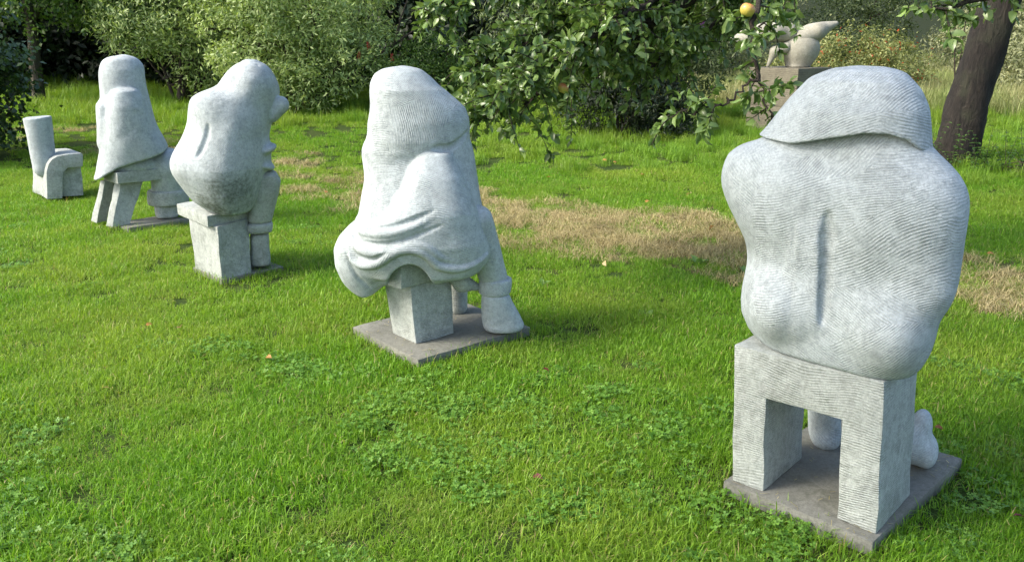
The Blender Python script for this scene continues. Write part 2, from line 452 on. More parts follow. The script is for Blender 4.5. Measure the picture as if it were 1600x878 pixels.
SC = {'S0': {'O': [-4.95, 8.9, -0.0],
        'az': -0.5076,
        'cr': [0.141, 0.111],
        'cyl': [[-0.047, -0.0152, 0.8269], [-0.0494, -0.0652, 0.302]],
        'left': [-0.2042, 0.2835, 0.0],
        'prof': [[-0.076, -0.2652, 0.0], [-0.0364, -0.2652, 0.287], [-0.0148, -0.2652, 0.359], [0.0207, -0.2652, 0.4032], [0.0779, -0.2652, 0.4327], [0.1877, -0.2652, 0.4523], [0.3149, -0.2652, 0.4575],
                 [0.3205, -0.2652, 0.4302], [0.3057, -0.2652, 0.3159], [0.1622, -0.2652, 0.306], [0.1204, -0.2652, 0.2618], [0.0995, -0.2652, 0.1957], [0.0685, -0.2652, -0.0132]],
        'right': [0.2648, -0.3287, 0.0]},
 'S1': {'O': [-3.5, 7.62, 0.0],
        'az': -0.4306,
        'body': [('u', 'loft',
                  [[[0.2825, -0.0201, 0.338, 0.0018, 0.27], [0.34, -0.0078, 0.3319, 0.0067, 0.27], [0.3963, 0.0049, 0.3252, 0.0115, 0.27], [0.4516, 0.0179, 0.3181, 0.0162, 0.27], [0.5058, 0.0301, 0.3111, 0.0206, 0.2694],
                    [0.5589, 0.0403, 0.3041, 0.0236, 0.2664], [0.6108, 0.0476, 0.2971, 0.0266, 0.2634], [0.6617, 0.0507, 0.2887, 0.0296, 0.2604], [0.7113, 0.0484, 0.2775, 0.0325, 0.2575],
                    [0.7598, 0.0427, 0.2643, 0.0353, 0.2547], [0.8071, 0.0356, 0.2503, 0.038, 0.252], [0.8531, 0.0293, 0.2384, 0.0404, 0.2489], [0.898, 0.0263, 0.2307, 0.0419, 0.2444],
                    [0.9415, 0.0249, 0.225, 0.0433, 0.2402], [0.9838, 0.0239, 0.2197, 0.0447, 0.236], [1.0248, 0.0238, 0.2147, 0.046, 0.232], [1.0644, 0.0246, 0.2096, 0.0473, 0.2281],
                    [1.1026, 0.0258, 0.2045, 0.0486, 0.2243], [1.1394, 0.0267, 0.2, 0.0498, 0.2207], [1.1748, 0.027, 0.1967, 0.05, 0.2171], [1.2087, 0.0268, 0.1943, 0.05, 0.2138], [1.2411, 0.0267, 0.1923, 0.05, 0.2105],
                    [1.2719, 0.0272, 0.1906, 0.05, 0.2074], [1.3011, 0.0283, 0.1891, 0.05, 0.2045], [1.3285, 0.0298, 0.1875, 0.05, 0.2018], [1.3542, 0.032, 0.1851, 0.05, 0.1968], [1.378, 0.0345, 0.1804, 0.05, 0.1872],
                    [1.3999, 0.0349, 0.1721, 0.05, 0.1784], [1.4197, 0.0345, 0.1597, 0.05, 0.1704], [1.4372, 0.0355, 0.1446, 0.05, 0.1633], [1.4523, 0.0379, 0.1228, 0.05, 0.1475], [1.4646, 0.0447, 0.0897, 0.05, 0.125],
                    [1.4736, 0.0551, 0.0561, 0.05, 0.1085], [1.478, 0.0638, 0.0325, 0.05, 0.1004]],
                   2.2],
                  0),
                 ('u', 'loft',
                  [[[0.3112, -0.0205, 0.3287, -0.0418, 0.2638], [0.3544, -0.0098, 0.3212, -0.0452, 0.2615], [0.3969, 0.0007, 0.3138, -0.0486, 0.2593], [0.4386, 0.0109, 0.3067, -0.0519, 0.2571],
                    [0.4795, 0.0204, 0.3002, -0.0551, 0.2549], [0.5195, 0.0294, 0.2942, -0.0582, 0.2528], [0.5586, 0.0378, 0.2881, -0.0613, 0.2508], [0.597, 0.0437, 0.2799, -0.0644, 0.2488],
                    [0.6344, 0.0454, 0.2687, -0.0673, 0.2468], [0.6709, 0.0444, 0.2559, -0.0702, 0.2447], [0.7066, 0.042, 0.2425, -0.0731, 0.2414], [0.7413, 0.0389, 0.229, -0.0759, 0.2381],
                    [0.7751, 0.0352, 0.2163, -0.0787, 0.2349], [0.8079, 0.0318, 0.2057, -0.0813, 0.2318], [0.8398, 0.0304, 0.1978, -0.0839, 0.2288], [0.8707, 0.0305, 0.1916, -0.0864, 0.2259],
                    [0.9005, 0.0307, 0.1858, -0.0888, 0.2231], [0.9293, 0.0309, 0.1802, -0.0911, 0.2203], [0.9571, 0.0312, 0.1747, -0.0934, 0.2177], [0.9838, 0.0315, 0.1695, -0.0956, 0.2152],
                    [1.0093, 0.0318, 0.1644, -0.0976, 0.2128], [1.0337, 0.0321, 0.1596, -0.0996, 0.2105], [1.0569, 0.0324, 0.155, -0.1, 0.2035], [1.0789, 0.0327, 0.1507, -0.1, 0.1957],
                    [1.0996, 0.033, 0.1466, -0.1, 0.1883], [1.119, 0.0324, 0.1419, -0.1, 0.1814], [1.1369, 0.0311, 0.1348, -0.1, 0.175], [1.1534, 0.0313, 0.1251, -0.1, 0.1691], [1.1683, 0.0328, 0.1151, -0.1, 0.1638],
                    [1.1815, 0.033, 0.105, -0.1, 0.1526], [1.1929, 0.0324, 0.0902, -0.1, 0.1187], [1.2022, 0.0333, 0.0694, -0.1, 0.091], [1.209, 0.0351, 0.051, -0.1, 0.0706], [1.2123, 0.0364, 0.039, -0.1, 0.0606]],
                   2.4],
                  0.015),
                 ('u', 'cone', [[-0.1654, 0.0, 1.0286], [-0.1878, -0.0, 0.7238], 0.055, 0.06, 2.5], 0.04),
                 ('i', 'planes', [[[[-0.339, -0.28, 0.3832], [-0.4784, 0.0, 0.8782]], [[-0.0988, -0.28, 0.514], [-0.2833, 0.0, 0.959]]]], 0.015)],
        'boot': [('u', 'loft',
                  [[[0.0046, 0.2596, 0.1001, 0.0, 0.1474], [0.0116, 0.2604, 0.101, 0.0, 0.1462], [0.0184, 0.2611, 0.1018, 0.0, 0.145], [0.0251, 0.2618, 0.1027, 0.0, 0.1438], [0.0317, 0.2625, 0.1035, 0.0, 0.1426],
                    [0.0382, 0.2632, 0.1043, 0.0, 0.1415], [0.0445, 0.2638, 0.1051, 0.0, 0.1404], [0.0506, 0.2645, 0.1058, 0.0, 0.1393], [0.0567, 0.2651, 0.1066, 0.0, 0.1382], [0.0625, 0.2657, 0.1073, 0.0, 0.1372],
                    [0.0683, 0.2664, 0.1081, 0.0, 0.1362], [0.0739, 0.2672, 0.109, 0.0, 0.1352], [0.0793, 0.2683, 0.1102, 0.0, 0.1343], [0.0846, 0.2695, 0.1115, 0.0, 0.1333], [0.0897, 0.2707, 0.1128, 0.0, 0.1324],
                    [0.0947, 0.2717, 0.1142, 0.0, 0.1316], [0.0995, 0.2726, 0.1155, 0.0, 0.1307], [0.1041, 0.2734, 0.1169, 0.0, 0.1299], [0.1086, 0.2743, 0.1181, 0.0, 0.1291], [0.1129, 0.2751, 0.1194, 0.0, 0.1283],
                    [0.117, 0.2759, 0.1205, 0.0, 0.1276], [0.1209, 0.2766, 0.1216, 0.0, 0.1269], [0.1247, 0.2773, 0.1227, 0.0, 0.1263], [0.1282, 0.278, 0.1237, 0.0, 0.1257], [0.1315, 0.2786, 0.1247, 0.0, 0.1251],
                    [0.1347, 0.2792, 0.1256, 0.0, 0.1245], [0.1376, 0.2797, 0.1264, 0.0, 0.124], [0.1402, 0.2802, 0.1271, 0.0, 0.1235], [0.1426, 0.2807, 0.1278, 0.0, 0.1231], [0.1447, 0.2811, 0.1284, 0.0, 0.1227],
                    [0.1466, 0.2814, 0.1289, 0.0, 0.1224], [0.1481, 0.2817, 0.1294, 0.0, 0.1222], [0.1492, 0.2819, 0.1297, 0.0, 0.122], [0.1497, 0.282, 0.1299, 0.0, 0.1219]],
                   3.5],
                  0)],
        'cuff': [('u', 'cone', [[0.2943, 0.01, 0.2139], [0.2891, 0.01, 0.1655], 0.185, 0.185, 1], 0), ('i', 'plane', [[0.2988, 0.01, 0.2561], [0, 0, -1]], 0.01), ('i', 'plane', [[0.2845, 0.01, 0.123], [0, 0, 1]], 0.01)],
        'lap': [('u', 'ell', [[0.0134, -0.02, 0.5065], [0.24, 0.22, 0.11], 0, 0], 0), ('u', 'cone', [[0.1601, 0.08, 0.532], [0.4489, 0.01, 0.4518], 0.16, 0.15, 1], 0.05),
                ('u', 'cone', [[0.3134, -0.04, 0.4671], [0.3018, 0.01, 0.2316], 0.16, 0.15, 1], 0.05)],
        'legs': [[[-0.2651, -0.2306, 0.0], [-0.2129, -0.2836, 0.0], [-0.0655, -0.2341, 0.0]], [[-0.1458, -0.1239, 0.0], [-0.0937, -0.186, 0.0], [0.0986, -0.1195, 0.0]],
                 [[-0.3903, 0.0662, 0.0], [-0.3405, -0.048, 0.0], [-0.2563, 0.0046, 0.0]], [[-0.2616, -0.0322, 0.0], [-0.2244, -0.0878, 0.0], [-0.1298, -0.0146, 0.0]]],
        'seat': [[-0.1937, 0.0544, 0.0], [-0.0886, -0.2073, 0.0], [0.352, -0.0753, 0.0]],
        'slab': [[-0.261, -0.0845, 0.0], [-0.0833, -0.3719, 0.0], [0.4444, -0.1925, 0.0]],
        'zs': 0.480553605079052,
        'zt': 0.38},
 'S2': {'O': [-2.13, 5.91, 0.0],
        'az': -0.3459,
        'body': [('u', 'loft',
                  [[[0.4199, 0.1006, 0.141, 0.0, 0.2453], [0.4699, 0.084, 0.1975, 0.0, 0.2694], [0.519, 0.0743, 0.2388, 0.0, 0.2931], [0.5671, 0.0696, 0.2663, 0.0, 0.3121], [0.6142, 0.0648, 0.2895, 0.0, 0.3198],
                    [0.6604, 0.0601, 0.3107, 0.0, 0.3273], [0.7057, 0.0592, 0.3281, 0.0, 0.3347], [0.7499, 0.0628, 0.338, 0.0008, 0.3387], [0.7931, 0.0705, 0.338, 0.004, 0.334], [0.8353, 0.0813, 0.3314, 0.0071, 0.3293],
                    [0.8765, 0.0917, 0.3215, 0.0102, 0.3247], [0.9165, 0.1002, 0.3088, 0.0131, 0.3203], [0.9556, 0.1107, 0.2975, 0.016, 0.316], [0.9935, 0.1255, 0.2919, 0.0188, 0.3118],
                    [1.0303, 0.1403, 0.2901, 0.0218, 0.3054], [1.0659, 0.1531, 0.2896, 0.0251, 0.2974], [1.1004, 0.1657, 0.2904, 0.0282, 0.2896], [1.1337, 0.1781, 0.2919, 0.0312, 0.2821],
                    [1.1657, 0.1895, 0.2932, 0.0341, 0.2748], [1.1965, 0.2011, 0.2926, 0.0368, 0.2679], [1.226, 0.2159, 0.2862, 0.0395, 0.2612], [1.2542, 0.242, 0.2644, 0.0417, 0.2513],
                    [1.281, 0.274, 0.2306, 0.0438, 0.2411], [1.3064, 0.2915, 0.2045, 0.0457, 0.2314], [1.3303, 0.2967, 0.1875, 0.0475, 0.2223], [1.3526, 0.3015, 0.1713, 0.0492, 0.2138],
                    [1.3734, 0.3065, 0.1557, 0.05, 0.2002], [1.3924, 0.3111, 0.1406, 0.05, 0.1831], [1.4096, 0.3152, 0.1248, 0.05, 0.1676], [1.4249, 0.3189, 0.1079, 0.05, 0.1539], [1.438, 0.3216, 0.0911, 0.05, 0.1421],
                    [1.4487, 0.3233, 0.0745, 0.05, 0.1141], [1.4566, 0.3245, 0.0595, 0.05, 0.0898], [1.4604, 0.3249, 0.0482, 0.05, 0.0778]],
                   1.75],
                  0),
                 ('u', 'ell', [[0.009, -0.02, 1.1584], [0.1, 0.15, 0.09], 0, 0], 0.1), ('u', 'ell', [[0.0746, -0.1, 1.1104], [0.13, 0.13, 0.15], 0, 0], 0.1),
                 ('u', 'ell', [[0.3079, -0.03, 1.3186], [0.14, 0.16, 0.13], 0, 0], 0.1), ('u', 'ell', [[-0.1343, 0.0, 0.7752], [0.13, 0.2, 0.12], 0, 0], 0.06),
                 ('u', 'ell', [[0.3654, -0.04, 0.8573], [0.085, 0.14, 0.035], -0.3, 0], 0.02), ('u', 'ell', [[0.3478, -0.04, 0.7478], [0.08, 0.14, 0.035], 0.35, 0], 0.02),
                 ('u', 'cone', [[0.4277, -0.05, 1.0959], [0.4947, -0.05, 1.1656], 0.055, 0.062, 1], 0.012),
                 ('s', 'chain',
                  [[[-0.002, -0.2417, 1.0648], [-0.0051, -0.2413, 1.0513], [-0.0095, -0.2413, 1.032], [-0.015, -0.2422, 1.0101], [-0.0216, -0.2442, 0.9888], [-0.0294, -0.2472, 0.9682], [-0.0384, -0.2504, 0.9467],
                    [-0.0482, -0.253, 0.9254], [-0.0583, -0.2545, 0.9055], [-0.0697, -0.2548, 0.886], [-0.0822, -0.2545, 0.8667], [-0.0936, -0.2538, 0.85], [-0.1016, -0.253, 0.8382]],
                   0.018],
                  0.008),
                 ('s', 'chain',
                  [[[0.3525, -0.1098, 1.4463], [0.3539, -0.1109, 1.4455], [0.356, -0.112, 1.4444], [0.3582, -0.1132, 1.4432], [0.3604, -0.1143, 1.442], [0.3625, -0.1155, 1.4409], [0.3648, -0.1165, 1.4397],
                    [0.3669, -0.1175, 1.4386], [0.3683, -0.1183, 1.4378]],
                   0.008],
                  0.006)],
        'boot': [('u', 'loft',
                  [[[-0.0034, 0.2658, 0.0726, 0.0, 0.0896], [0.0085, 0.2662, 0.0731, 0.0, 0.0889], [0.0202, 0.2666, 0.0736, 0.0, 0.0883], [0.0317, 0.267, 0.0741, 0.0, 0.0876], [0.0429, 0.2676, 0.0745, 0.0, 0.0869],
                    [0.0539, 0.2683, 0.0743, 0.0, 0.0863], [0.0647, 0.269, 0.0736, 0.0, 0.0857], [0.0753, 0.2695, 0.0727, 0.0, 0.0851], [0.0856, 0.2699, 0.0718, 0.0, 0.0845], [0.0956, 0.2703, 0.0709, 0.0, 0.0839],
                    [0.1054, 0.2708, 0.0701, 0.0, 0.0833], [0.115, 0.2712, 0.0692, 0.0, 0.0828], [0.1243, 0.2716, 0.0684, 0.0, 0.0822], [0.1333, 0.2722, 0.0678, 0.0, 0.0817], [0.1421, 0.2728, 0.0674, 0.0, 0.0812],
                    [0.1506, 0.2734, 0.0672, 0.0, 0.0807], [0.1588, 0.2739, 0.067, 0.0, 0.0802], [0.1668, 0.2744, 0.0668, 0.0, 0.0798], [0.1744, 0.2748, 0.0667, 0.0, 0.0793], [0.1818, 0.2753, 0.0665, 0.0, 0.0789],
                    [0.1888, 0.2757, 0.0663, 0.0, 0.0785], [0.1955, 0.2761, 0.0662, 0.0, 0.0781], [0.2019, 0.2765, 0.0661, 0.0, 0.0778], [0.208, 0.2769, 0.0659, 0.0, 0.0774], [0.2136, 0.2773, 0.0658, 0.0, 0.0771],
                    [0.219, 0.2776, 0.0657, 0.0, 0.0768], [0.2239, 0.2779, 0.0656, 0.0, 0.0765], [0.2285, 0.2782, 0.0655, 0.0, 0.0762], [0.2326, 0.2784, 0.0654, 0.0, 0.076], [0.2362, 0.2786, 0.0653, 0.0, 0.0758],
                    [0.2393, 0.2788, 0.0652, 0.0, 0.0756], [0.2419, 0.279, 0.0652, 0.0, 0.0754], [0.2438, 0.2791, 0.0651, 0.0, 0.0753], [0.2447, 0.2792, 0.0651, 0.0, 0.0753]],
                   3.5],
                  0)],
        'cuff': [('u', 'loft',
                  [[[0.2475, 0.28, 0.0924, 0.0, 0.1122], [0.2513, 0.2804, 0.0924, 0.0, 0.1124], [0.2551, 0.2808, 0.0925, 0.0, 0.1125], [0.2588, 0.2812, 0.0926, 0.0, 0.1126], [0.2625, 0.2816, 0.0927, 0.0, 0.1127],
                    [0.2661, 0.2819, 0.0927, 0.0, 0.1128], [0.2696, 0.2823, 0.0928, 0.0, 0.1129], [0.273, 0.2827, 0.0929, 0.0, 0.113], [0.2763, 0.283, 0.0929, 0.0, 0.1131], [0.2796, 0.2834, 0.093, 0.0, 0.1132],
                    [0.2828, 0.2837, 0.0931, 0.0, 0.1133], [0.2859, 0.284, 0.0931, 0.0, 0.1134], [0.2889, 0.2843, 0.0932, 0.0, 0.1135], [0.2918, 0.2846, 0.0932, 0.0, 0.1136], [0.2946, 0.2849, 0.0933, 0.0, 0.1137],
                    [0.2974, 0.2852, 0.0934, 0.0, 0.1138], [0.3001, 0.2855, 0.0934, 0.0, 0.1139], [0.3026, 0.2858, 0.0935, 0.0, 0.114], [0.3051, 0.286, 0.0935, 0.0, 0.1141], [0.3075, 0.2863, 0.0936, 0.0, 0.1141],
                    [0.3098, 0.2865, 0.0936, 0.0, 0.1142], [0.312, 0.2868, 0.0936, 0.0, 0.1143], [0.314, 0.287, 0.0937, 0.0, 0.1143], [0.316, 0.2872, 0.0937, 0.0, 0.1144], [0.3178, 0.2874, 0.0938, 0.0, 0.1145],
                    [0.3196, 0.2876, 0.0938, 0.0, 0.1145], [0.3212, 0.2877, 0.0938, 0.0, 0.1146], [0.3226, 0.2879, 0.0939, 0.0, 0.1146], [0.324, 0.288, 0.0939, 0.0, 0.1147], [0.3251, 0.2882, 0.0939, 0.0, 0.1147],
                    [0.3262, 0.2883, 0.0939, 0.0, 0.1147], [0.327, 0.2883, 0.0939, 0.0, 0.1147], [0.3276, 0.2884, 0.094, 0.0, 0.1148], [0.3279, 0.2884, 0.094, 0.0, 0.1148]],
                   3.6],
                  0)],
        'foot': [0.2613, -0.0938, 0.0],
        'leg': [('u', 'loft',
                 [[[0.3222, 0.287, 0.0841, -0.0003, 0.1011], [0.341, 0.291, 0.0857, -0.0011, 0.1038], [0.3594, 0.2949, 0.0873, -0.0018, 0.1065], [0.3775, 0.2987, 0.0888, -0.0026, 0.1091],
                   [0.3952, 0.3025, 0.0903, -0.0033, 0.1116], [0.4125, 0.3062, 0.0918, -0.004, 0.1141], [0.4295, 0.31, 0.0934, -0.0047, 0.1166], [0.4461, 0.3137, 0.0951, -0.0054, 0.1189],
                   [0.4623, 0.3173, 0.0967, -0.0061, 0.1213], [0.4782, 0.3208, 0.0982, -0.0067, 0.1235], [0.4936, 0.3242, 0.0998, -0.0074, 0.1258], [0.5087, 0.3275, 0.1013, -0.008, 0.1279],
                   [0.5233, 0.3308, 0.1027, -0.0086, 0.13], [0.5376, 0.3338, 0.104, -0.0092, 0.1321], [0.5514, 0.3365, 0.105, -0.0097, 0.1341], [0.5648, 0.3389, 0.1057, -0.0106, 0.1347],
                   [0.5777, 0.3412, 0.1064, -0.0117, 0.1341], [0.5902, 0.3435, 0.107, -0.0128, 0.1336], [0.6022, 0.3456, 0.1076, -0.0139, 0.1331], [0.6138, 0.3477, 0.1082, -0.0149, 0.1326],
                   [0.6249, 0.3491, 0.1082, -0.0158, 0.1321], [0.6355, 0.3489, 0.1067, -0.0167, 0.1316], [0.6455, 0.3479, 0.1035, -0.0176, 0.1312], [0.6551, 0.3477, 0.099, -0.0184, 0.1308],
                   [0.664, 0.348, 0.0942, -0.0192, 0.1304], [0.6724, 0.3483, 0.0896, -0.0199, 0.13], [0.6802, 0.3486, 0.0854, -0.02, 0.1231], [0.6874, 0.3485, 0.0805, -0.02, 0.1162],
                   [0.6938, 0.347, 0.0726, -0.02, 0.1099], [0.6995, 0.3439, 0.0619, -0.02, 0.1044], [0.7045, 0.3406, 0.0515, -0.02, 0.0996], [0.7085, 0.3379, 0.043, -0.02, 0.0957], [0.7114, 0.336, 0.037, -0.02, 0.0928],
                   [0.7129, 0.3348, 0.0331, -0.02, 0.0914]],
                  2.8],
                 0)],
        'ped': [[-0.1914, 0.146, 0.0], [-0.0149, -0.2496, 0.0], [0.1952, -0.1449, 0.0], [0.0187, 0.2507, 0.0]],
        'pedtop': [[-0.2011, 0.1305, 0.0], [-0.0113, -0.2508, 0.0], [0.2086, -0.0411, 0.0], [0.0188, 0.3403, 0.0]],
        'seat': [[-0.2795, 0.3181, 0.0], [-0.0713, -0.2292, 0.0], [0.2142, -0.0192, 0.0], [0.006, 0.5281, 0.0]],
        'zs': 0.4356679931871892,
        'zt': 0.35846389435110093},
 'S3': {'O': [-0.505, 4.48, 0.0],
        'az': -0.1122,
        'band': [('u', 'chain', [[[0.1444, -0.0509, 0.3425], [0.2241, -0.0109, 0.2985], [0.3336, 0.0091, 0.2587]], 0.045], 0)],
        'body': [('u', 'loft',
                  [[[0.3336, -0.0379, 0.238, 0.02, 0.2076], [0.3814, -0.0099, 0.3012, 0.02, 0.2238], [0.4283, 0.0079, 0.3438, 0.02, 0.2396], [0.4742, 0.0146, 0.3641, 0.0206, 0.25], [0.5193, 0.0153, 0.3693, 0.0224, 0.25],
                    [0.5634, 0.0139, 0.3664, 0.0241, 0.25], [0.6066, 0.0119, 0.3604, 0.0258, 0.25], [0.6489, 0.0104, 0.3529, 0.0275, 0.25], [0.6902, 0.0096, 0.3452, 0.0291, 0.25], [0.7305, 0.0095, 0.3373, 0.032, 0.2454],
                    [0.7698, 0.0104, 0.3291, 0.0361, 0.2357], [0.8081, 0.0118, 0.3214, 0.0402, 0.2262], [0.8454, 0.0133, 0.3147, 0.0442, 0.2169], [0.8816, 0.0137, 0.3093, 0.0481, 0.2099],
                    [0.9168, 0.012, 0.3065, 0.0519, 0.2035], [0.9508, 0.0089, 0.3055, 0.0556, 0.1974], [0.9838, 0.0056, 0.305, 0.0591, 0.1915], [1.0156, 0.0021, 0.3037, 0.058, 0.19],
                    [1.0462, -0.0003, 0.2991, 0.0555, 0.19], [1.0756, 0.0005, 0.2898, 0.053, 0.19], [1.1038, 0.0039, 0.2768, 0.0506, 0.19], [1.1307, 0.0056, 0.2635, 0.0509, 0.1864],
                    [1.1563, 0.0033, 0.2538, 0.0521, 0.1817], [1.1806, -0.0002, 0.2451, 0.0532, 0.1773], [1.2034, -0.0024, 0.2334, 0.0542, 0.1731], [1.2248, -0.0046, 0.2198, 0.0552, 0.1691],
                    [1.2446, -0.0071, 0.2066, 0.0561, 0.1655], [1.2628, -0.0093, 0.1946, 0.057, 0.1621], [1.2792, -0.0114, 0.1837, 0.0577, 0.1591], [1.2938, -0.0132, 0.1741, 0.0584, 0.1564],
                    [1.3063, -0.0147, 0.1658, 0.059, 0.1541], [1.3165, -0.016, 0.1591, 0.0594, 0.1522], [1.3241, -0.0169, 0.1543, 0.0598, 0.1509], [1.3277, -0.0174, 0.1512, 0.06, 0.1502]],
                   2.2],
                  0),
                 ('u', 'loft',
                  [[[1.0561, -0.0048, 0.1743, 0.05, 0.1838], [1.0767, 0.0024, 0.1996, 0.05, 0.1924], [1.0968, 0.0069, 0.2214, 0.05, 0.2002], [1.1166, 0.0093, 0.2368, 0.05, 0.2022], [1.136, 0.0131, 0.2465, 0.05, 0.2041],
                    [1.155, 0.0167, 0.2526, 0.05, 0.206], [1.1736, 0.0181, 0.2565, 0.05, 0.2078], [1.1918, 0.0188, 0.259, 0.05, 0.2096], [1.2096, 0.0185, 0.2598, 0.05, 0.2083], [1.2269, 0.0164, 0.2584, 0.05, 0.2063],
                    [1.2438, 0.0135, 0.2561, 0.05, 0.2042], [1.2603, 0.0091, 0.2524, 0.05, 0.2022], [1.2764, 0.0017, 0.2457, 0.05, 0.2003], [1.292, -0.0071, 0.2376, 0.05, 0.1984], [1.3071, -0.016, 0.2294, 0.05, 0.1966],
                    [1.3218, -0.0253, 0.2208, 0.05, 0.1948], [1.3359, -0.0342, 0.2119, 0.05, 0.1931], [1.3496, -0.0424, 0.2029, 0.05, 0.1915], [1.3628, -0.0498, 0.1942, 0.05, 0.1893],
                    [1.3755, -0.0561, 0.1865, 0.05, 0.181], [1.3876, -0.0613, 0.1794, 0.05, 0.173], [1.3992, -0.0651, 0.1717, 0.05, 0.1654], [1.4102, -0.068, 0.1636, 0.05, 0.1581],
                    [1.4207, -0.0707, 0.1555, 0.05, 0.1513], [1.4305, -0.0739, 0.1471, 0.05, 0.1448], [1.4397, -0.0763, 0.1377, 0.05, 0.1388], [1.4482, -0.0762, 0.1265, 0.05, 0.1332],
                    [1.456, -0.0746, 0.1148, 0.05, 0.1229], [1.4631, -0.0745, 0.1026, 0.05, 0.1059], [1.4694, -0.075, 0.0849, 0.05, 0.0908], [1.4748, -0.0724, 0.0602, 0.05, 0.0779],
                    [1.4792, -0.0678, 0.0358, 0.05, 0.0673], [1.4824, -0.0643, 0.0181, 0.05, 0.06], [1.484, -0.0621, 0.0068, 0.05, 0.06]],
                   2.2],
                  0.06),
                 ('u', 'loft',
                  [[[0.3748, 0.0127, 0.2913, -0.0213, 0.2458], [0.4087, 0.0174, 0.3194, -0.0228, 0.2527], [0.4419, 0.0197, 0.344, -0.0243, 0.2595], [0.4745, 0.0188, 0.3597, -0.0258, 0.2661],
                    [0.5064, 0.0166, 0.3657, -0.0273, 0.2726], [0.5377, 0.0135, 0.3649, -0.0287, 0.279], [0.5683, 0.0111, 0.36, -0.0301, 0.2848], [0.5982, 0.0097, 0.3535, -0.0317, 0.2815],
                    [0.6275, 0.0093, 0.3448, -0.0334, 0.2782], [0.6561, 0.0155, 0.3291, -0.035, 0.2751], [0.6839, 0.0292, 0.306, -0.0365, 0.272], [0.7111, 0.0427, 0.2829, -0.038, 0.2689],
                    [0.7375, 0.0528, 0.2623, -0.0395, 0.266], [0.7631, 0.0604, 0.2435, -0.04, 0.2588], [0.7881, 0.0647, 0.2281, -0.04, 0.2495], [0.8122, 0.0673, 0.2149, -0.04, 0.2406],
                    [0.8355, 0.07, 0.2024, -0.04, 0.232], [0.8581, 0.0728, 0.1906, -0.04, 0.2236], [0.8798, 0.0752, 0.1796, -0.04, 0.2156], [0.9006, 0.0768, 0.1699, -0.04, 0.2079],
                    [0.9206, 0.0775, 0.1614, -0.04, 0.2005], [0.9397, 0.0778, 0.1535, -0.0385, 0.1909], [0.9578, 0.078, 0.1457, -0.0369, 0.1816], [0.975, 0.0779, 0.1382, -0.0355, 0.1728],
                    [0.9912, 0.0784, 0.1305, -0.0341, 0.1645], [1.0063, 0.0801, 0.1221, -0.0328, 0.1568], [1.0203, 0.0824, 0.1136, -0.0316, 0.1496], [1.0332, 0.0845, 0.1058, -0.0305, 0.143],
                    [1.0449, 0.0854, 0.0976, -0.03, 0.1287], [1.0552, 0.0845, 0.0854, -0.03, 0.1086], [1.0641, 0.084, 0.0677, -0.03, 0.0912], [1.0713, 0.0846, 0.0498, -0.03, 0.0771],
                    [1.0767, 0.0854, 0.0367, -0.03, 0.0667], [1.0793, 0.0859, 0.0283, -0.03, 0.0616]],
                   2.7],
                  0.01),
                 ('u', 'loft',
                  [[[0.2485, -0.3231, 0.0108, -0.0698, 0.036], [0.2684, -0.3166, 0.0475, -0.0685, 0.0448], [0.2879, -0.3153, 0.073, -0.0672, 0.0533], [0.3071, -0.3156, 0.091, -0.0659, 0.0617],
                    [0.3258, -0.3158, 0.1064, -0.0646, 0.07], [0.3442, -0.3157, 0.119, -0.0634, 0.0781], [0.3623, -0.314, 0.129, -0.0622, 0.086], [0.3799, -0.3116, 0.138, -0.061, 0.0937],
                    [0.3971, -0.3093, 0.1467, -0.0594, 0.101], [0.4139, -0.3072, 0.1549, -0.056, 0.1067], [0.4303, -0.3048, 0.1618, -0.0526, 0.1124], [0.4462, -0.3012, 0.1673, -0.0493, 0.1178],
                    [0.4618, -0.2972, 0.1721, -0.0461, 0.1232], [0.4769, -0.2934, 0.1767, -0.043, 0.1284], [0.4915, -0.2911, 0.1798, -0.04, 0.1334], [0.5057, -0.2914, 0.1802, -0.037, 0.1383],
                    [0.5195, -0.2923, 0.1787, -0.0342, 0.143], [0.5327, -0.2917, 0.1756, -0.0315, 0.1475], [0.5455, -0.2899, 0.1716, -0.0287, 0.1504], [0.5577, -0.2881, 0.1675, -0.0257, 0.1514],
                    [0.5695, -0.287, 0.1628, -0.0229, 0.1524], [0.5807, -0.2872, 0.1564, -0.0202, 0.1533], [0.5914, -0.2874, 0.1484, -0.0177, 0.1541], [0.6015, -0.2865, 0.1395, -0.0153, 0.1549],
                    [0.611, -0.2853, 0.1308, -0.013, 0.1557], [0.6199, -0.2842, 0.1226, -0.0109, 0.1564], [0.6282, -0.2832, 0.115, -0.0089, 0.157], [0.6357, -0.2819, 0.1076, -0.0071, 0.1576],
                    [0.6426, -0.2795, 0.0998, -0.0054, 0.1582], [0.6487, -0.2764, 0.0919, -0.004, 0.1587], [0.6539, -0.2734, 0.0848, -0.0027, 0.1591], [0.6582, -0.2709, 0.079, -0.0017, 0.1594],
                    [0.6613, -0.2692, 0.0748, -0.001, 0.1597], [0.6628, -0.2681, 0.0722, -0.0006, 0.1598]],
                   2.0],
                  0.05),
                 ('s', 'ell', [[-0.0646, -0.2, 0.3059], [0.125, 0.26, 0.19], 0, 0], 0.015),
                 ('u', 'chain',
                  [[[-0.3579, -0.0582, 0.6545], [-0.3479, -0.0902, 0.6553], [-0.335, -0.123, 0.6536], [-0.3199, -0.1546, 0.6512], [-0.3032, -0.1821, 0.6494], [-0.2849, -0.2049, 0.6483], [-0.2647, -0.2245, 0.647],
                    [-0.243, -0.2416, 0.6464], [-0.2205, -0.256, 0.6471], [-0.1972, -0.2674, 0.649], [-0.1728, -0.2762, 0.652], [-0.1473, -0.2828, 0.6562], [-0.1208, -0.2874, 0.6619], [-0.0934, -0.2904, 0.6691],
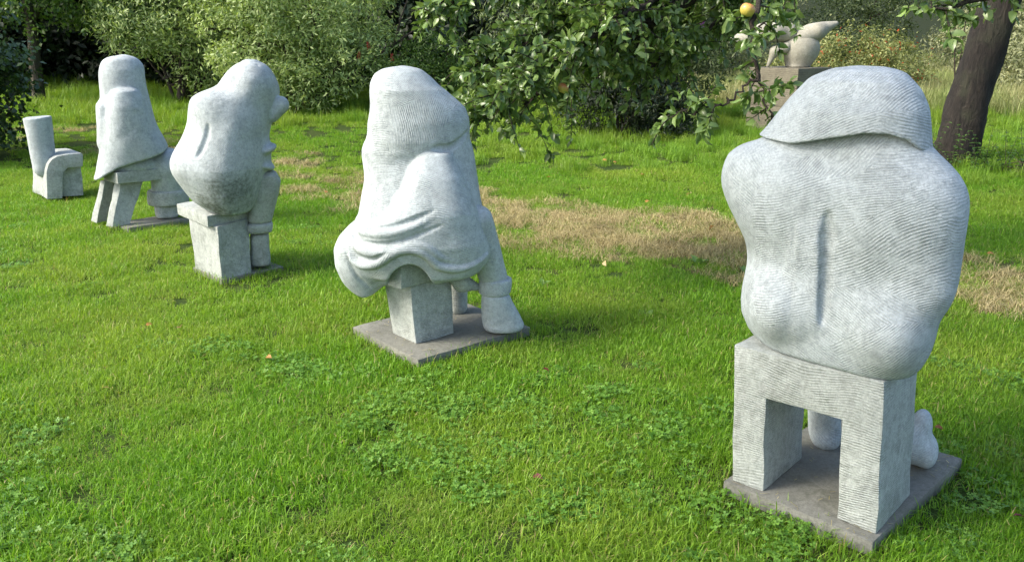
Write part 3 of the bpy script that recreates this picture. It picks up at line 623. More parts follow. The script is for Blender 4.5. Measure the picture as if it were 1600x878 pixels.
                    [-0.0649, -0.292, 0.6779], [-0.0354, -0.2925, 0.6883], [-0.005, -0.2921, 0.7004], [0.0295, -0.2906, 0.7164], [0.0671, -0.2877, 0.7355], [0.1012, -0.2835, 0.7532], [0.125, -0.2783, 0.765]],
                   0.021],
                  0.006),
                 ('u', 'chain',
                  [[[-0.3679, -0.1355, 0.6162], [-0.361, -0.15, 0.6074], [-0.3517, -0.1644, 0.5933], [-0.3402, -0.1786, 0.5781], [-0.3267, -0.1928, 0.5663], [-0.3108, -0.2078, 0.5588], [-0.2927, -0.2238, 0.5534],
                    [-0.2728, -0.2397, 0.55], [-0.2514, -0.2541, 0.5484], [-0.2282, -0.2663, 0.5486], [-0.2033, -0.2765, 0.5504], [-0.1773, -0.285, 0.5538], [-0.151, -0.292, 0.5586], [-0.1234, -0.2971, 0.5666],
                    [-0.0946, -0.3003, 0.5772], [-0.0665, -0.3017, 0.5868], [-0.0413, -0.3022, 0.5921], [-0.02, -0.3024, 0.5923], [-0.0013, -0.3028, 0.5895], [0.0162, -0.3034, 0.5841], [0.0339, -0.3033, 0.5767],
                    [0.0514, -0.3016, 0.5656], [0.0682, -0.2983, 0.5509], [0.0858, -0.2939, 0.5357], [0.1058, -0.2886, 0.5229], [0.1312, -0.2828, 0.513], [0.1606, -0.2767, 0.5047], [0.1877, -0.2707, 0.4981],
                    [0.2067, -0.2649, 0.4928]],
                   0.022],
                  0.007),
                 ('u', 'chain',
                  [[[-0.4118, -0.1281, 0.5598], [-0.4048, -0.1388, 0.5488], [-0.3954, -0.1484, 0.5314], [-0.3844, -0.156, 0.5125], [-0.3724, -0.1621, 0.497], [-0.3592, -0.1679, 0.4859], [-0.3446, -0.1743, 0.477],
                    [-0.3286, -0.182, 0.4708], [-0.3117, -0.1922, 0.468], [-0.2931, -0.2057, 0.4692], [-0.2731, -0.2215, 0.4737], [-0.2531, -0.2374, 0.4805], [-0.2344, -0.2513, 0.4885], [-0.218, -0.2627, 0.4985],
                    [-0.2029, -0.2723, 0.5105], [-0.1879, -0.281, 0.523], [-0.1717, -0.289, 0.5345], [-0.1541, -0.2961, 0.5455], [-0.1357, -0.302, 0.5564], [-0.1167, -0.3063, 0.5657], [-0.0977, -0.309, 0.5716],
                    [-0.078, -0.3107, 0.5739], [-0.0575, -0.3118, 0.5737], [-0.0375, -0.3124, 0.5712], [-0.0192, -0.3126, 0.5669], [-0.003, -0.312, 0.5602], [0.0116, -0.3105, 0.5512], [0.0255, -0.3084, 0.5406],
                    [0.0391, -0.3058, 0.5293], [0.0514, -0.3027, 0.5162], [0.0625, -0.2993, 0.5015], [0.0749, -0.2956, 0.4872], [0.0912, -0.2914, 0.4756], [0.1131, -0.2869, 0.4667], [0.1388, -0.2823, 0.4597],
                    [0.166, -0.2773, 0.455], [0.1922, -0.2713, 0.4531], [0.2176, -0.2639, 0.4545], [0.2433, -0.2554, 0.459], [0.2678, -0.2462, 0.4653], [0.2896, -0.236, 0.4722], [0.3091, -0.2241, 0.4807],
                    [0.3268, -0.2106, 0.4911], [0.3417, -0.1962, 0.5004], [0.3525, -0.1819, 0.5058]],
                   0.02],
                  0.008),
                 ('s', 'chain',
                  [[[-0.3279, -0.0816, 0.6799], [-0.3187, -0.103, 0.6796], [-0.3063, -0.1271, 0.6777], [-0.2915, -0.1539, 0.6761], [-0.2755, -0.181, 0.676], [-0.2582, -0.2055, 0.6768], [-0.2393, -0.2264, 0.6776],
                    [-0.2195, -0.2442, 0.6789], [-0.1993, -0.2589, 0.6811], [-0.1787, -0.2707, 0.6843], [-0.1575, -0.28, 0.6885], [-0.1355, -0.2875, 0.6937], [-0.1127, -0.2936, 0.7], [-0.0887, -0.2983, 0.7079],
                    [-0.0636, -0.3019, 0.7172], [-0.0383, -0.3043, 0.7271], [-0.0137, -0.3051, 0.7369], [0.012, -0.3045, 0.7476], [0.0387, -0.3027, 0.7592], [0.0623, -0.3004, 0.7696], [0.0788, -0.2978, 0.7766]],
                   0.014],
                  0.008),
                 ('s', 'chain',
                  [[[-0.3388, -0.171, 0.6168], [-0.3307, -0.1836, 0.6134], [-0.3197, -0.1974, 0.6076], [-0.306, -0.2128, 0.6018], [-0.2898, -0.2295, 0.5983], [-0.2703, -0.2465, 0.5973], [-0.2479, -0.2622, 0.5972],
                    [-0.2245, -0.2754, 0.5978], [-0.2018, -0.2857, 0.5993], [-0.1805, -0.2934, 0.6018], [-0.1595, -0.2994, 0.6055], [-0.1381, -0.3042, 0.6102], [-0.1157, -0.308, 0.6159], [-0.0925, -0.3106, 0.6224],
                    [-0.0686, -0.312, 0.6299], [-0.0435, -0.3124, 0.6384], [-0.0166, -0.3123, 0.648], [0.0159, -0.3117, 0.6604], [0.0525, -0.3105, 0.6749], [0.086, -0.3091, 0.6884], [0.1093, -0.3076, 0.6976]],
                   0.013],
                  0.008),
                 ('s', 'chain',
                  [[[-0.3762, -0.1609, 0.5528], [-0.3682, -0.1693, 0.5457], [-0.3572, -0.1776, 0.5345], [-0.344, -0.186, 0.5228], [-0.3291, -0.1957, 0.5149], [-0.3121, -0.2075, 0.5116], [-0.2928, -0.2221, 0.511],
                    [-0.2725, -0.2398, 0.5134], [-0.2525, -0.2602, 0.5191], [-0.2313, -0.2809, 0.5287], [-0.2093, -0.2979, 0.5407], [-0.1898, -0.3092, 0.5515], [-0.1764, -0.3166, 0.5587]],
                   0.01],
                  0.01),
                 ('s', 'chain',
                  [[[0.0765, -0.1519, 1.0682], [0.0848, -0.1487, 1.0675], [0.0965, -0.145, 1.0665], [0.11, -0.1409, 1.0657], [0.1233, -0.1365, 1.0656], [0.1364, -0.1314, 1.0661], [0.1502, -0.1256, 1.0668],
                    [0.1641, -0.1197, 1.0686], [0.1778, -0.1138, 1.072], [0.1913, -0.1074, 1.0774], [0.2049, -0.1003, 1.0842], [0.218, -0.0922, 1.0922], [0.2303, -0.0828, 1.101], [0.2422, -0.0715, 1.1122],
                    [0.2539, -0.0583, 1.1253], [0.264, -0.0433, 1.1372], [0.2716, -0.0271, 1.1448]],
                   0.017],
                  0.008),
                 ('s', 'chain',
                  [[[-0.4105, -0.1422, 0.5632], [-0.4048, -0.153, 0.5476], [-0.3974, -0.1608, 0.5233], [-0.3892, -0.1633, 0.4951], [-0.3806, -0.1619, 0.469], [-0.3715, -0.1599, 0.4467], [-0.3613, -0.1591, 0.4259],
                    [-0.3501, -0.1582, 0.4064], [-0.3381, -0.1558, 0.388], [-0.3235, -0.1517, 0.3699], [-0.3069, -0.1461, 0.3523], [-0.2917, -0.1393, 0.3369], [-0.2813, -0.1318, 0.3252]],
                   0.011],
                  0.012)],
        'boot': [('u', 'loft',
                  [[[0.0065, 0.4662, 0.1102, 0.0, 0.0884], [0.0174, 0.4632, 0.1145, 0.0, 0.0874], [0.0282, 0.4615, 0.1173, 0.0, 0.0865], [0.0387, 0.4599, 0.1183, 0.0, 0.0855], [0.0491, 0.457, 0.1177, 0.0, 0.0846],
                    [0.0592, 0.4535, 0.1164, 0.0, 0.0837], [0.0691, 0.4504, 0.1148, 0.0, 0.0829], [0.0788, 0.4478, 0.1129, 0.0, 0.082], [0.0882, 0.4455, 0.1108, 0.0, 0.0812], [0.0975, 0.4431, 0.1087, 0.0, 0.0803],
                    [0.1065, 0.4407, 0.1065, 0.0, 0.0798], [0.1153, 0.4382, 0.1042, 0.0, 0.0795], [0.1238, 0.4357, 0.102, 0.0, 0.0792], [0.1322, 0.4334, 0.0999, 0.0, 0.0789], [0.1402, 0.4311, 0.0978, 0.0, 0.0786],
                    [0.148, 0.4288, 0.0958, 0.0, 0.0783], [0.1556, 0.4267, 0.0938, 0.0, 0.078], [0.1629, 0.4246, 0.0919, 0.0, 0.0777], [0.1699, 0.4229, 0.0899, 0.0, 0.0775], [0.1766, 0.4214, 0.088, 0.0, 0.0772],
                    [0.1831, 0.4202, 0.0864, 0.0, 0.077], [0.1893, 0.4192, 0.0851, 0.0, 0.0767], [0.1952, 0.4183, 0.0838, 0.0, 0.0765], [0.2007, 0.4174, 0.0826, 0.0, 0.0763], [0.206, 0.4165, 0.0815, 0.0, 0.0761],
                    [0.2109, 0.4158, 0.0804, 0.0, 0.0759], [0.2154, 0.415, 0.0794, 0.0, 0.0758], [0.2196, 0.4144, 0.0785, 0.0, 0.0756], [0.2233, 0.4138, 0.0777, 0.0, 0.0755], [0.2267, 0.4132, 0.0769, 0.0, 0.0753],
                    [0.2296, 0.4128, 0.0763, 0.0, 0.0752], [0.2319, 0.4124, 0.0758, 0.0, 0.0752], [0.2336, 0.4121, 0.0754, 0.0, 0.0751], [0.2345, 0.412, 0.0752, 0.0, 0.0751]],
                   2.5],
                  0)],
        'cuff': [('u', 'cone', [[0.4141, 0.0091, 0.294], [0.4103, 0.0091, 0.2637], 0.094, 0.094, 1], 0), ('i', 'plane', [[0.4142, 0.0091, 0.3167], [0, 0, -1]], 0.012),
                 ('i', 'plane', [[0.4137, 0.0091, 0.2217], [0, 0, 1]], 0.012)],
        'leg': [('u', 'cone', [[0.3093, -0.0909, 0.6701], [0.3997, 0.0091, 0.3247], 0.085, 0.082, 1], 0)],
        'leg2': [('u', 'cone', [[0.2092, 0.3784, 0.234], [0.2095, 0.3784, 0.0372], 0.07, 0.065, 1], 0)],
        'ped': [[-0.1739, 0.0196, 0.0], [-0.0439, -0.1661, 0.0], [0.1739, -0.0196, 0.0], [0.0439, 0.1661, 0.0]],
        'pedtop': [[-0.2185, -0.0465, 0.0], [-0.067, -0.1635, 0.0], [0.1704, -0.0256, 0.0]],
        'seat': [[-0.2075, -0.0604, 0.0], [-0.0908, -0.1852, 0.0], [0.1608, 0.0018, 0.0]],
        'slab': [[-0.412, 0.1727, 0.0], [-0.0307, -0.3996, 0.0], [0.6187, 0.0452, 0.0], [0.2375, 0.6175, 0.0]],
        'zs': 0.47035821933428545,
        'zt': 0.34185710239695344},
 'S4': {'A': [-0.3229, -0.0703, 0.0],
        'O': [1.165, 2.78, 0.0],
        'az': 0.3968,
        'body': [('u', 'loft',
                  [[[0.5432, -0.0277, 0.2667, 0.0, 0.1971], [0.5881, -0.0349, 0.2998, 0.0, 0.2054], [0.6321, -0.0391, 0.3187, 0.0012, 0.2112], [0.6753, -0.0393, 0.3252, 0.0038, 0.2138],
                    [0.7176, -0.0355, 0.3268, 0.0064, 0.2164], [0.7591, -0.0284, 0.3286, 0.0089, 0.2189], [0.7997, -0.0209, 0.3321, 0.0114, 0.22], [0.8393, -0.0155, 0.3366, 0.0138, 0.22],
                    [0.8781, -0.0139, 0.3416, 0.0163, 0.22], [0.916, -0.0173, 0.3475, 0.0186, 0.22], [0.9529, -0.0253, 0.3554, 0.02, 0.2208], [0.9889, -0.0373, 0.3659, 0.02, 0.2228],
                    [1.0239, -0.0497, 0.3762, 0.02, 0.2246], [1.0579, -0.0601, 0.384, 0.02, 0.2265], [1.091, -0.0685, 0.3886, 0.02, 0.2283], [1.1229, -0.0747, 0.3893, 0.02, 0.23], [1.1539, -0.0798, 0.3848, 0.02, 0.2317],
                    [1.1838, -0.0848, 0.3741, 0.02, 0.2231], [1.2125, -0.0886, 0.3554, 0.02, 0.2123], [1.2402, -0.0824, 0.3209, 0.02, 0.2019], [1.2666, -0.0674, 0.279, 0.02, 0.195],
                    [1.2919, -0.0583, 0.2528, 0.02, 0.1903], [1.316, -0.0543, 0.2387, 0.02, 0.1858], [1.3387, -0.0491, 0.225, 0.02, 0.1815], [1.3602, -0.0444, 0.2114, 0.02, 0.1775],
                    [1.3803, -0.041, 0.1976, 0.0206, 0.1715], [1.3989, -0.0385, 0.1842, 0.0224, 0.1617], [1.4159, -0.0363, 0.1718, 0.0241, 0.1526], [1.4314, -0.0343, 0.1607, 0.0256, 0.1444],
                    [1.4451, -0.0325, 0.1508, 0.0269, 0.1372], [1.4568, -0.0309, 0.1423, 0.028, 0.131], [1.4665, -0.0297, 0.1354, 0.0289, 0.1259], [1.4735, -0.0288, 0.1305, 0.0296, 0.1222],
                    [1.477, -0.0282, 0.1273, 0.0299, 0.1203]],
                   2.5],
                  0),
                 ('u', 'ell', [[-0.3728, -0.0, 1.1422], [0.07, 0.12, 0.085], 0, 0], 0.07), ('u', 'ell', [[0.1659, 0.02, 1.1305], [0.085, 0.17, 0.11], 0, 0], 0.1),
                 ('u', 'ell', [[-0.2181, -0.115, 0.7159], [0.11, 0.14, 0.135], 0, 0], 0.045), ('u', 'ell', [[0.1116, -0.09, 0.7093], [0.145, 0.17, 0.17], 0, 0], 0.045),
                 ('u', 'ell', [[0.0493, -0.095, 1.0886], [0.17, 0.13, 0.18], 0, 0], 0.12), ('u', 'ell', [[-0.2249, -0.095, 1.0896], [0.15, 0.12, 0.16], 0, 0], 0.12),
                 ('u', 'cone', [[0.179, -0.06, 1.1237], [0.1902, -0.08, 0.8722], 0.085, 0.08, 1], 0.1),
                 ('u', 'chain',
                  [[[-0.1594, -0.2075, 1.0507], [-0.1579, -0.2011, 1.0269], [-0.1556, -0.1931, 0.9927], [-0.1531, -0.184, 0.9531], [-0.1509, -0.176, 0.9136], [-0.1488, -0.1717, 0.8744], [-0.1465, -0.1723, 0.8339],
                    [-0.1442, -0.177, 0.7947], [-0.142, -0.183, 0.7587], [-0.1401, -0.1873, 0.7234], [-0.1385, -0.1879, 0.6874], [-0.1374, -0.1853, 0.6552], [-0.1367, -0.181, 0.6316]],
                   0.04],
                  0.02),
                 ('u', 'chain',
                  [[[-0.1141, -0.2068, 1.0467], [-0.1126, -0.2013, 1.0254], [-0.1104, -0.1948, 0.9951], [-0.1079, -0.1873, 0.9595], [-0.1055, -0.1803, 0.9229], [-0.1033, -0.1759, 0.8848], [-0.1008, -0.1747, 0.8439],
                    [-0.0985, -0.1758, 0.8037], [-0.0966, -0.1776, 0.7673], [-0.0954, -0.1793, 0.7338], [-0.0946, -0.1803, 0.7015], [-0.0942, -0.1806, 0.6738], [-0.0938, -0.1805, 0.6541]],
                   0.04],
                  0.02),
                 ('s', 'chain',
                  [[[-0.078, -0.2337, 1.0785], [-0.077, -0.2321, 1.0616], [-0.0757, -0.2298, 1.0374], [-0.0742, -0.2268, 1.0096], [-0.0726, -0.2235, 0.9822], [-0.071, -0.22, 0.9552], [-0.0692, -0.2161, 0.9267],
                    [-0.0675, -0.2125, 0.8984], [-0.0662, -0.21, 0.8721], [-0.0652, -0.2091, 0.8483], [-0.0645, -0.2097, 0.8263], [-0.0639, -0.2113, 0.8055], [-0.0633, -0.213, 0.7852], [-0.0628, -0.214, 0.7635],
                    [-0.0623, -0.2141, 0.7411], [-0.0619, -0.2133, 0.7211], [-0.0616, -0.2122, 0.7069]],
                   0.017],
                  0.014),
                 ('s', 'chain',
                  [[[-0.1803, -0.2341, 1.0312], [-0.1791, -0.2312, 1.0031], [-0.1774, -0.2266, 0.9621], [-0.1754, -0.2213, 0.9164], [-0.1734, -0.2182, 0.875], [-0.1711, -0.2197, 0.8375], [-0.1685, -0.2249, 0.8005],
                    [-0.166, -0.2314, 0.7687], [-0.1641, -0.2377, 0.747]],
                   0.005],
                  0.008),
                 ('i', 'plane', [[0, 0, 0.546], [0, 0, 1]], 0.012)],
        'boot': [('u', 'ell', [[0.362, 0.3387, 0.065], [0.041, 0.085, 0.064], 0, 0], 0), ('u', 'ell', [[0.3323, 0.3387, 0.1752], [0.036, 0.055, 0.06], 0, 0], 0.03),
                 ('u', 'ell', [[0.3029, 0.3287, 0.0969], [0.06, 0.085, 0.085], 0, 0], 0.04)],
        'hood': [('u', 'loft',
                  [[[1.2206, -0.0849, 0.3004, 0.02, 0.258], [1.2356, -0.0845, 0.2974, 0.02, 0.258], [1.2504, -0.0839, 0.2943, 0.02, 0.2579], [1.2649, -0.0815, 0.2896, 0.02, 0.2556],
                    [1.2791, -0.0762, 0.282, 0.02, 0.2534], [1.293, -0.0701, 0.2736, 0.02, 0.2512], [1.3066, -0.0654, 0.2667, 0.02, 0.2491], [1.32, -0.0616, 0.2607, 0.02, 0.247], [1.333, -0.0581, 0.2551, 0.02, 0.245],
                    [1.3457, -0.0548, 0.2495, 0.02, 0.243], [1.3581, -0.0518, 0.2441, 0.02, 0.241], [1.3702, -0.049, 0.2388, 0.02, 0.2391], [1.3819, -0.0462, 0.2336, 0.02, 0.2373],
                    [1.3933, -0.0436, 0.2285, 0.02, 0.2355], [1.4044, -0.0411, 0.2235, 0.0208, 0.2312], [1.4151, -0.0392, 0.2181, 0.022, 0.226], [1.4255, -0.0376, 0.2118, 0.0231, 0.2209],
                    [1.4356, -0.036, 0.2051, 0.0242, 0.216], [1.4452, -0.0343, 0.1985, 0.0253, 0.2113], [1.4545, -0.0326, 0.1921, 0.0263, 0.2068], [1.4634, -0.0314, 0.1856, 0.0272, 0.2025],
                    [1.4719, -0.0312, 0.1785, 0.0281, 0.1984], [1.4799, -0.0317, 0.1711, 0.029, 0.1944], [1.4876, -0.0315, 0.1633, 0.0298, 0.1907], [1.4948, -0.0296, 0.1542, 0.03, 0.1801],
                    [1.5015, -0.0262, 0.1441, 0.03, 0.1684], [1.5078, -0.0225, 0.1342, 0.03, 0.1575], [1.5135, -0.02, 0.1243, 0.03, 0.1476], [1.5187, -0.0196, 0.1135, 0.03, 0.1386], [1.5233, -0.02, 0.1027, 0.03, 0.1306],
                    [1.5272, -0.0169, 0.0899, 0.03, 0.1014], [1.5304, -0.0121, 0.0695, 0.03, 0.0759], [1.5328, -0.0187, 0.0394, 0.03, 0.0572], [1.534, -0.0399, 0.004, 0.03, 0.05]],
                   2.3],
                  0),
                 ('i', 'above', [[[-0.3371, 1.2862], [-0.3194, 1.2891], [-0.2189, 1.2858], [-0.091, 1.3177], [-0.0016, 1.3391], [0.0718, 1.3384], [0.1211, 1.3234], [0.1726, 1.2859], [0.2034, 1.2608]]], 0.007)],
        'leg': [('u', 'cone', [[-0.0201, 0.4046, 0.0616], [-0.055, 0.4046, 0.365], 0.065, 0.07, 1], 0), ('u', 'ell', [[-0.0087, 0.4046, 0.0227], [0.06, 0.09, 0.05], 0, 0], 0.02)],
        'shear': 0.35,
        'slab': [[-0.3506, -0.0819, 0.0], [0.1768, -0.3054, 0.0], [0.506, 0.4614, 0.0], [-0.0214, 0.685, 0.0]],
        'ud': [0.9441, -0.3297, 0.0],
        'vd': [0.3297, 0.9441, 0.0]}}

# ------------------------------------------------------------------ stone sculptures
STONE = stone_material('pale_carved_limestone', (0.53, 0.58, 0.595), (0.41, 0.46, 0.47), (0.165, 0.19, 0.19), bump=0.48, period=0.0086)
STONE_ROUGH = stone_material('rough_hewn_limestone', (0.50, 0.535, 0.51), (0.36, 0.39, 0.37), (0.13, 0.145, 0.125), period=0.0095, bump=0.6, moss=0.3)
STONE_B = stone_material('algae_stained_limestone', (0.53, 0.58, 0.595), (0.41, 0.46, 0.47), (0.165, 0.19, 0.19), bump=0.48, period=0.0086, moss_at=(((0.10, -0.22, 0.62), 0.22), ((0.0, -0.22, 0.52), 0.14)))
SLABM = stone_material('wet_grey_slab', (0.26, 0.26, 0.225), (0.14, 0.142, 0.128), (0.07, 0.073, 0.055), period=0.05, bump=0.2, moss=0.35)


def sub(a, b): return [a[i] - b[i] for i in range(3)]
def V3(p, z=None): return Vector((p[0], p[1], p[2] if z is None else z))


def quad_of(p):
    p = [Vector(q) for q in p]
    return p if len(p) == 4 else p + [p[0] + p[2] - p[1]]


def at_z(pts, z):
    return [Vector((p.x, p.y, z)) for p in pts]


def slab(parent, corners, top=0.0, thick=0.075, seed=1):
    c = quad_of(corners)
    mid = sum(c, Vector()) / 4
    return link('base_slab', hexa_mesh('base_slab', at_z(c, top - thick), at_z(c, top), bevel=0.005, cuts=6, wob=0.0025, seed=seed), SLABM, parent)


def sculpture(key, label):
    d = SC[key]
    return d, empty('stone_sculpture', d['O'], -d['az'], label=label, cat='sculpture', group='seated stone figures in a row')


# --- broad hooded back on an arched stool (front right)
d, T = sculpture('S4', 'broad-backed stone figure under a wide hood, sitting on an arched stool, nearest the camera')
link('figure', sdf_mesh('figure', d['body'], 0.007, 0.003, 1, d['shear']), STONE, T)
link('hood', sdf_mesh('hood', d['hood'], 0.006, 0.002, 2, d['shear']), STONE, T)
A, u, v = Vector(d['A']), Vector(d['ud']), Vector(d['vd'])
def sp(a, z): return A + u * a + Vector((-0.065 * z, 0, z))
prof = [sp(0.0, 0.001), sp(0.128, 0.001), sp(0.130, 0.374), sp(0.405, 0.376), sp(0.403, 0.001), sp(0.54, 0.001), sp(0.538, 0.55), sp(0.006, 0.548)]
link('stool', prism_mesh('stool', prof, v * 0.345, 0.007, 5, 0.002, 3), STONE_ROUGH, T)
link('boot', sdf_mesh('boot', d['boot'], 0.009, 0.002, 4), STONE, T)
link('boot', sdf_mesh('boot', d['leg'], 0.009, 0.002, 5), STONE, T)
slab(T, d['slab'], seed=2)

# --- cloaked figure in the middle
d, T = sculpture('S3', 'cloaked stone figure with folded hem and overhanging hood, sitting in the middle of the lawn')
link('figure', sdf_mesh('figure', d['body'], 0.0055, 0.002, 11), STONE, T)
link('leg', sdf_mesh('leg', d['leg'], 0.01, 0.002, 12), STONE, T)
link('leg', sdf_mesh('leg', d['leg2'], 0.01, 0.002, 13), STONE_ROUGH, T)
link('trouser_cuff', sdf_mesh('trouser_cuff', d['cuff'], 0.006, 0.001, 14), STONE, T)
link('boot', sdf_mesh('boot', d['boot'], 0.008, 0.002, 15), STONE, T)
link('robe_band', sdf_mesh('robe_band', d['band'], 0.008, 0.002, 16), STONE_ROUGH, T)
pt = quad_of(d['pedtop']); pm_ = sum(pt, Vector()) / 4; pt = [pm_ + (p - pm_) * 0.96 for p in pt]
st = link('stool', hexa_mesh('pedestal', at_z(quad_of(d['ped']), 0.001), at_z(pt, d['zt']), 0.007, 5, 0.002, 17), STONE_ROUGH, T)
se_ = quad_of(d['seat']); pm_ = sum(se_, Vector()) / 4; se_ = [pm_ + (p - pm_) * 1.14 + Vector((-0.01, -0.02, 0)) for p in se_]
link('stool_seat', hexa_mesh('stool_seat', at_z(se_, d['zt'] - .004), at_z(se_, d['zs']), 0.006, 4, 0.003, 18), STONE_ROUGH, st)
slab(T, d['slab'], seed=3)

# --- hunched figure with a hand to its head
d, T = sculpture('S2', 'hunched stone figure with a hand raised to its head, on a stool with square seat')
link('figure', sdf_mesh('figure', d['body'], 0.009, 0.003, 21), STONE_B, T)
link('leg', sdf_mesh('leg', d['leg'], 0.01, 0.002, 22), STONE_ROUGH, T)
link('trouser_cuff', sdf_mesh('trouser_cuff', d['cuff'], 0.007, 0.001, 24), STONE_ROUGH, T)
link('boot', sdf_mesh('boot', d['boot'], 0.009, 0.002, 25), STONE_ROUGH, T)
st = link('stool', hexa_mesh('pedestal', at_z(quad_of(d['ped']), -0.025), at_z(quad_of(d['pedtop']), d['zt']), 0.008, 5, 0.002, 27), STONE_ROUGH, T)
link('stool_seat', hexa_mesh('stool_seat', at_z(quad_of(d['seat']), d['zt'] - .004), at_z(quad_of(d['seat']), d['zs']), 0.008, 4, 0.002, 28), STONE_ROUGH, st)
c = quad_of(d['ped']); uu = (c[1] - c[0]).normalized(); vv = (c[2] - c[1]).normalized()
slab(T, [c[0] - uu * .03 - vv * .01, c[1] + uu * .02 - vv * .01, c[2] + uu * .02 + vv * .25], top=-0.02, seed=4)

# --- tall hooded figure on slanting legs
d, T = sculpture('S1', 'tall hooded stone figure with a flared cape, on a stool with slanting slab legs')
link('figure', sdf_mesh('figure', d['body'], 0.011, 0.004, 31), STONE, T)
link('lap', sdf_mesh('lap', d['lap'], 0.011, 0.003, 32), STONE, T)
link('trouser_cuff', sdf_mesh('trouser_cuff', d['cuff'], 0.009, 0.001, 34), STONE_ROUGH, T)
link('boot', sdf_mesh('boot', d['boot'], 0.010, 0.002, 35), STONE_ROUGH, T)
se_ = quad_of(d['seat']); pm_ = sum(se_, Vector()) / 4; se_ = [pm_ + (p - pm_) * 1.16 + Vector((0, -0.05, 0)) for p in se_]
st = link('stool', hexa_mesh('stool_seat', at_z(se_, d['zt']), at_z(se_, d['zs']), 0.008, 4, 0.003, 37), STONE_ROUGH, T)
for i in (0, 2):
    link('stool_leg', hexa_mesh('stool_leg', at_z(quad_of(d['legs'][i]), 0.001), at_z(quad_of(d['legs'][i + 1]), d['zt'] + .004), 0.008, 4, 0.003, 38 + i), STONE_ROUGH, st)
slab(T, d['slab'], seed=5)

# --- small cylinder on a curved block
d, T = sculpture('S0', 'small stone carving of a leaning cylinder on a curved bench block, leftmost in the row')
T['group'] = 'stone carvings on the lawn'
w = Vector(d['left']) - Vector(d['prof'][0]); w.z = 0
link('curved_block', prism_mesh('curved_block', d['prof'], w, 0.008, 3, 0.004, 41), STONE_ROUGH, T)
r = d['right']; p0 = d['prof'][-1]
y1 = p0[1] + .07
xa, xb = p0[0] - .02, p0[0] + .205
link('recess_block', hexa_mesh('recess_block', [Vector((xa, y1, .0)), Vector((xb, y1 - .02, .0)), Vector((xb, y1 + .3, .0)), Vector((xa, y1 + .3, .0))],
     [Vector((xa + .04, y1, .35)), Vector((xb + .02, y1 + .02, .35)), Vector((xb + .02, y1 + .3, .35)), Vector((xa + .04, y1 + .3, .35))], 0.008, 3, 0.003, 43), STONE_ROUGH, T)
c0, c1 = d['cyl']
link('cylinder', sdf_mesh('cylinder', [('u', 'cone', [c0[:2] + [c0[2] + .1], c1, d['cr'][0], d['cr'][1], 1], 0), ('i', 'plane', [c0, [0.06, 0, -1]], 0.012)], 0.009, 0.003, 42), STONE, T)

# ------------------------------------------------------------------ ground
def terrain(x, y):
    x = np.asarray(x, float); y = np.asarray(y, float)
    t = np.maximum(0, y - 8.2)
    rise = 0.052 * t * (t / (t + 1.2))
    rise = np.where(rise > 0.9, 0.9 + (rise - 0.9) * 0.25, rise)
    bank = 5.0 * np.clip((y - 32) / 40, 0, 1) ** 1.3
    und = 0.012 * np.sin(1.7 * x + 0.6 * y) * np.sin(1.1 * y - 0.7 * x + 1) + 0.008 * np.sin(3.9 * x + 2) * np.sin(3.3 * y)
    return -0.055 + rise + bank + und


def strip(x, y):   # distance from the middle of the dry strip of cut grass
    return 0.604 * x + 0.797 * y - 6.42


def gmat():
    m = NT('lawn_soil')
    pos = m.n('NewGeometry').outputs['Position']
    n1 = m.noise(pos, 1.3, 4.0)
    n2 = m.noise(pos, 25.0, 4.0)
    col = m.mix(n2, (0.018, 0.032, 0.008), (0.05, 0.085, 0.018))
    col = m.mix(m.math('MULTIPLY', m.ramp(n1, 0.4, 0.7), 0.4), col, (0.075, 0.075, 0.025))
    sp_ = m.n('SeparateXYZ', {0: pos})
    d = m.math('ADD', m.math('MULTIPLY', sp_.outputs[0], 0.604), m.math('MULTIPLY', sp_.outputs[1], 0.797))
    d = m.math('ABSOLUTE', m.math('SUBTRACT', d, 6.42))
    d = m.math('ADD', d, m.math('MULTIPLY', m.math('SUBTRACT', n1, 0.5), 1.2))
    mask = m.math('MULTIPLY', m.math('SUBTRACT', 1.0, m.ramp(d, 0.45, 0.95)), m.ramp(sp_.outputs[0], -2.2, -0.3))
    col = m.mix(mask, col, m.mix(n2, (0.07, 0.06, 0.028), (0.17, 0.15, 0.065)))
    col = m.mix(m.ramp(sp_.outputs[1], 21.0, 27.0), col, m.mix(n2, (0.012, 0.016, 0.006), (0.03, 0.04, 0.015)))
    m.set(m.b.inputs['Base Color'], col)
    m.b.inputs['Roughness'].default_value = 1.0
    m.b.inputs['Specular IOR Level'].default_value = 0.1
    bp = m.n('Bump', {'Height': n2, 'Strength': 0.7, 'Distance': 0.02})
    m.set(m.b.inputs['Normal'], bp.outputs[0])
    return m.m


gx = np.concatenate([[-900, -400, -200, -100, -60, -40], np.linspace(-28, 28, 113), [40, 60, 100, 200, 400, 900]])
gy = np.concatenate([[-60, -25, -10], np.linspace(-4, 40, 111), np.linspace(42, 80, 20), [120, 200, 400, 900, 1500]])
GX, GY = np.meshgrid(gx, gy, indexing='ij')
GV = np.stack([GX, GY, terrain(GX, GY)], -1).reshape(-1, 3)
ii, jj = np.meshgrid(np.arange(len(gx) - 1), np.arange(len(gy) - 1), indexing='ij')
b0 = (ii * len(gy) + jj).ravel()
link('lawn', mesh_np('lawn', GV, np.stack([b0, b0 + len(gy), b0 + len(gy) + 1, b0 + 1], 1)), gmat(), kind='structure')


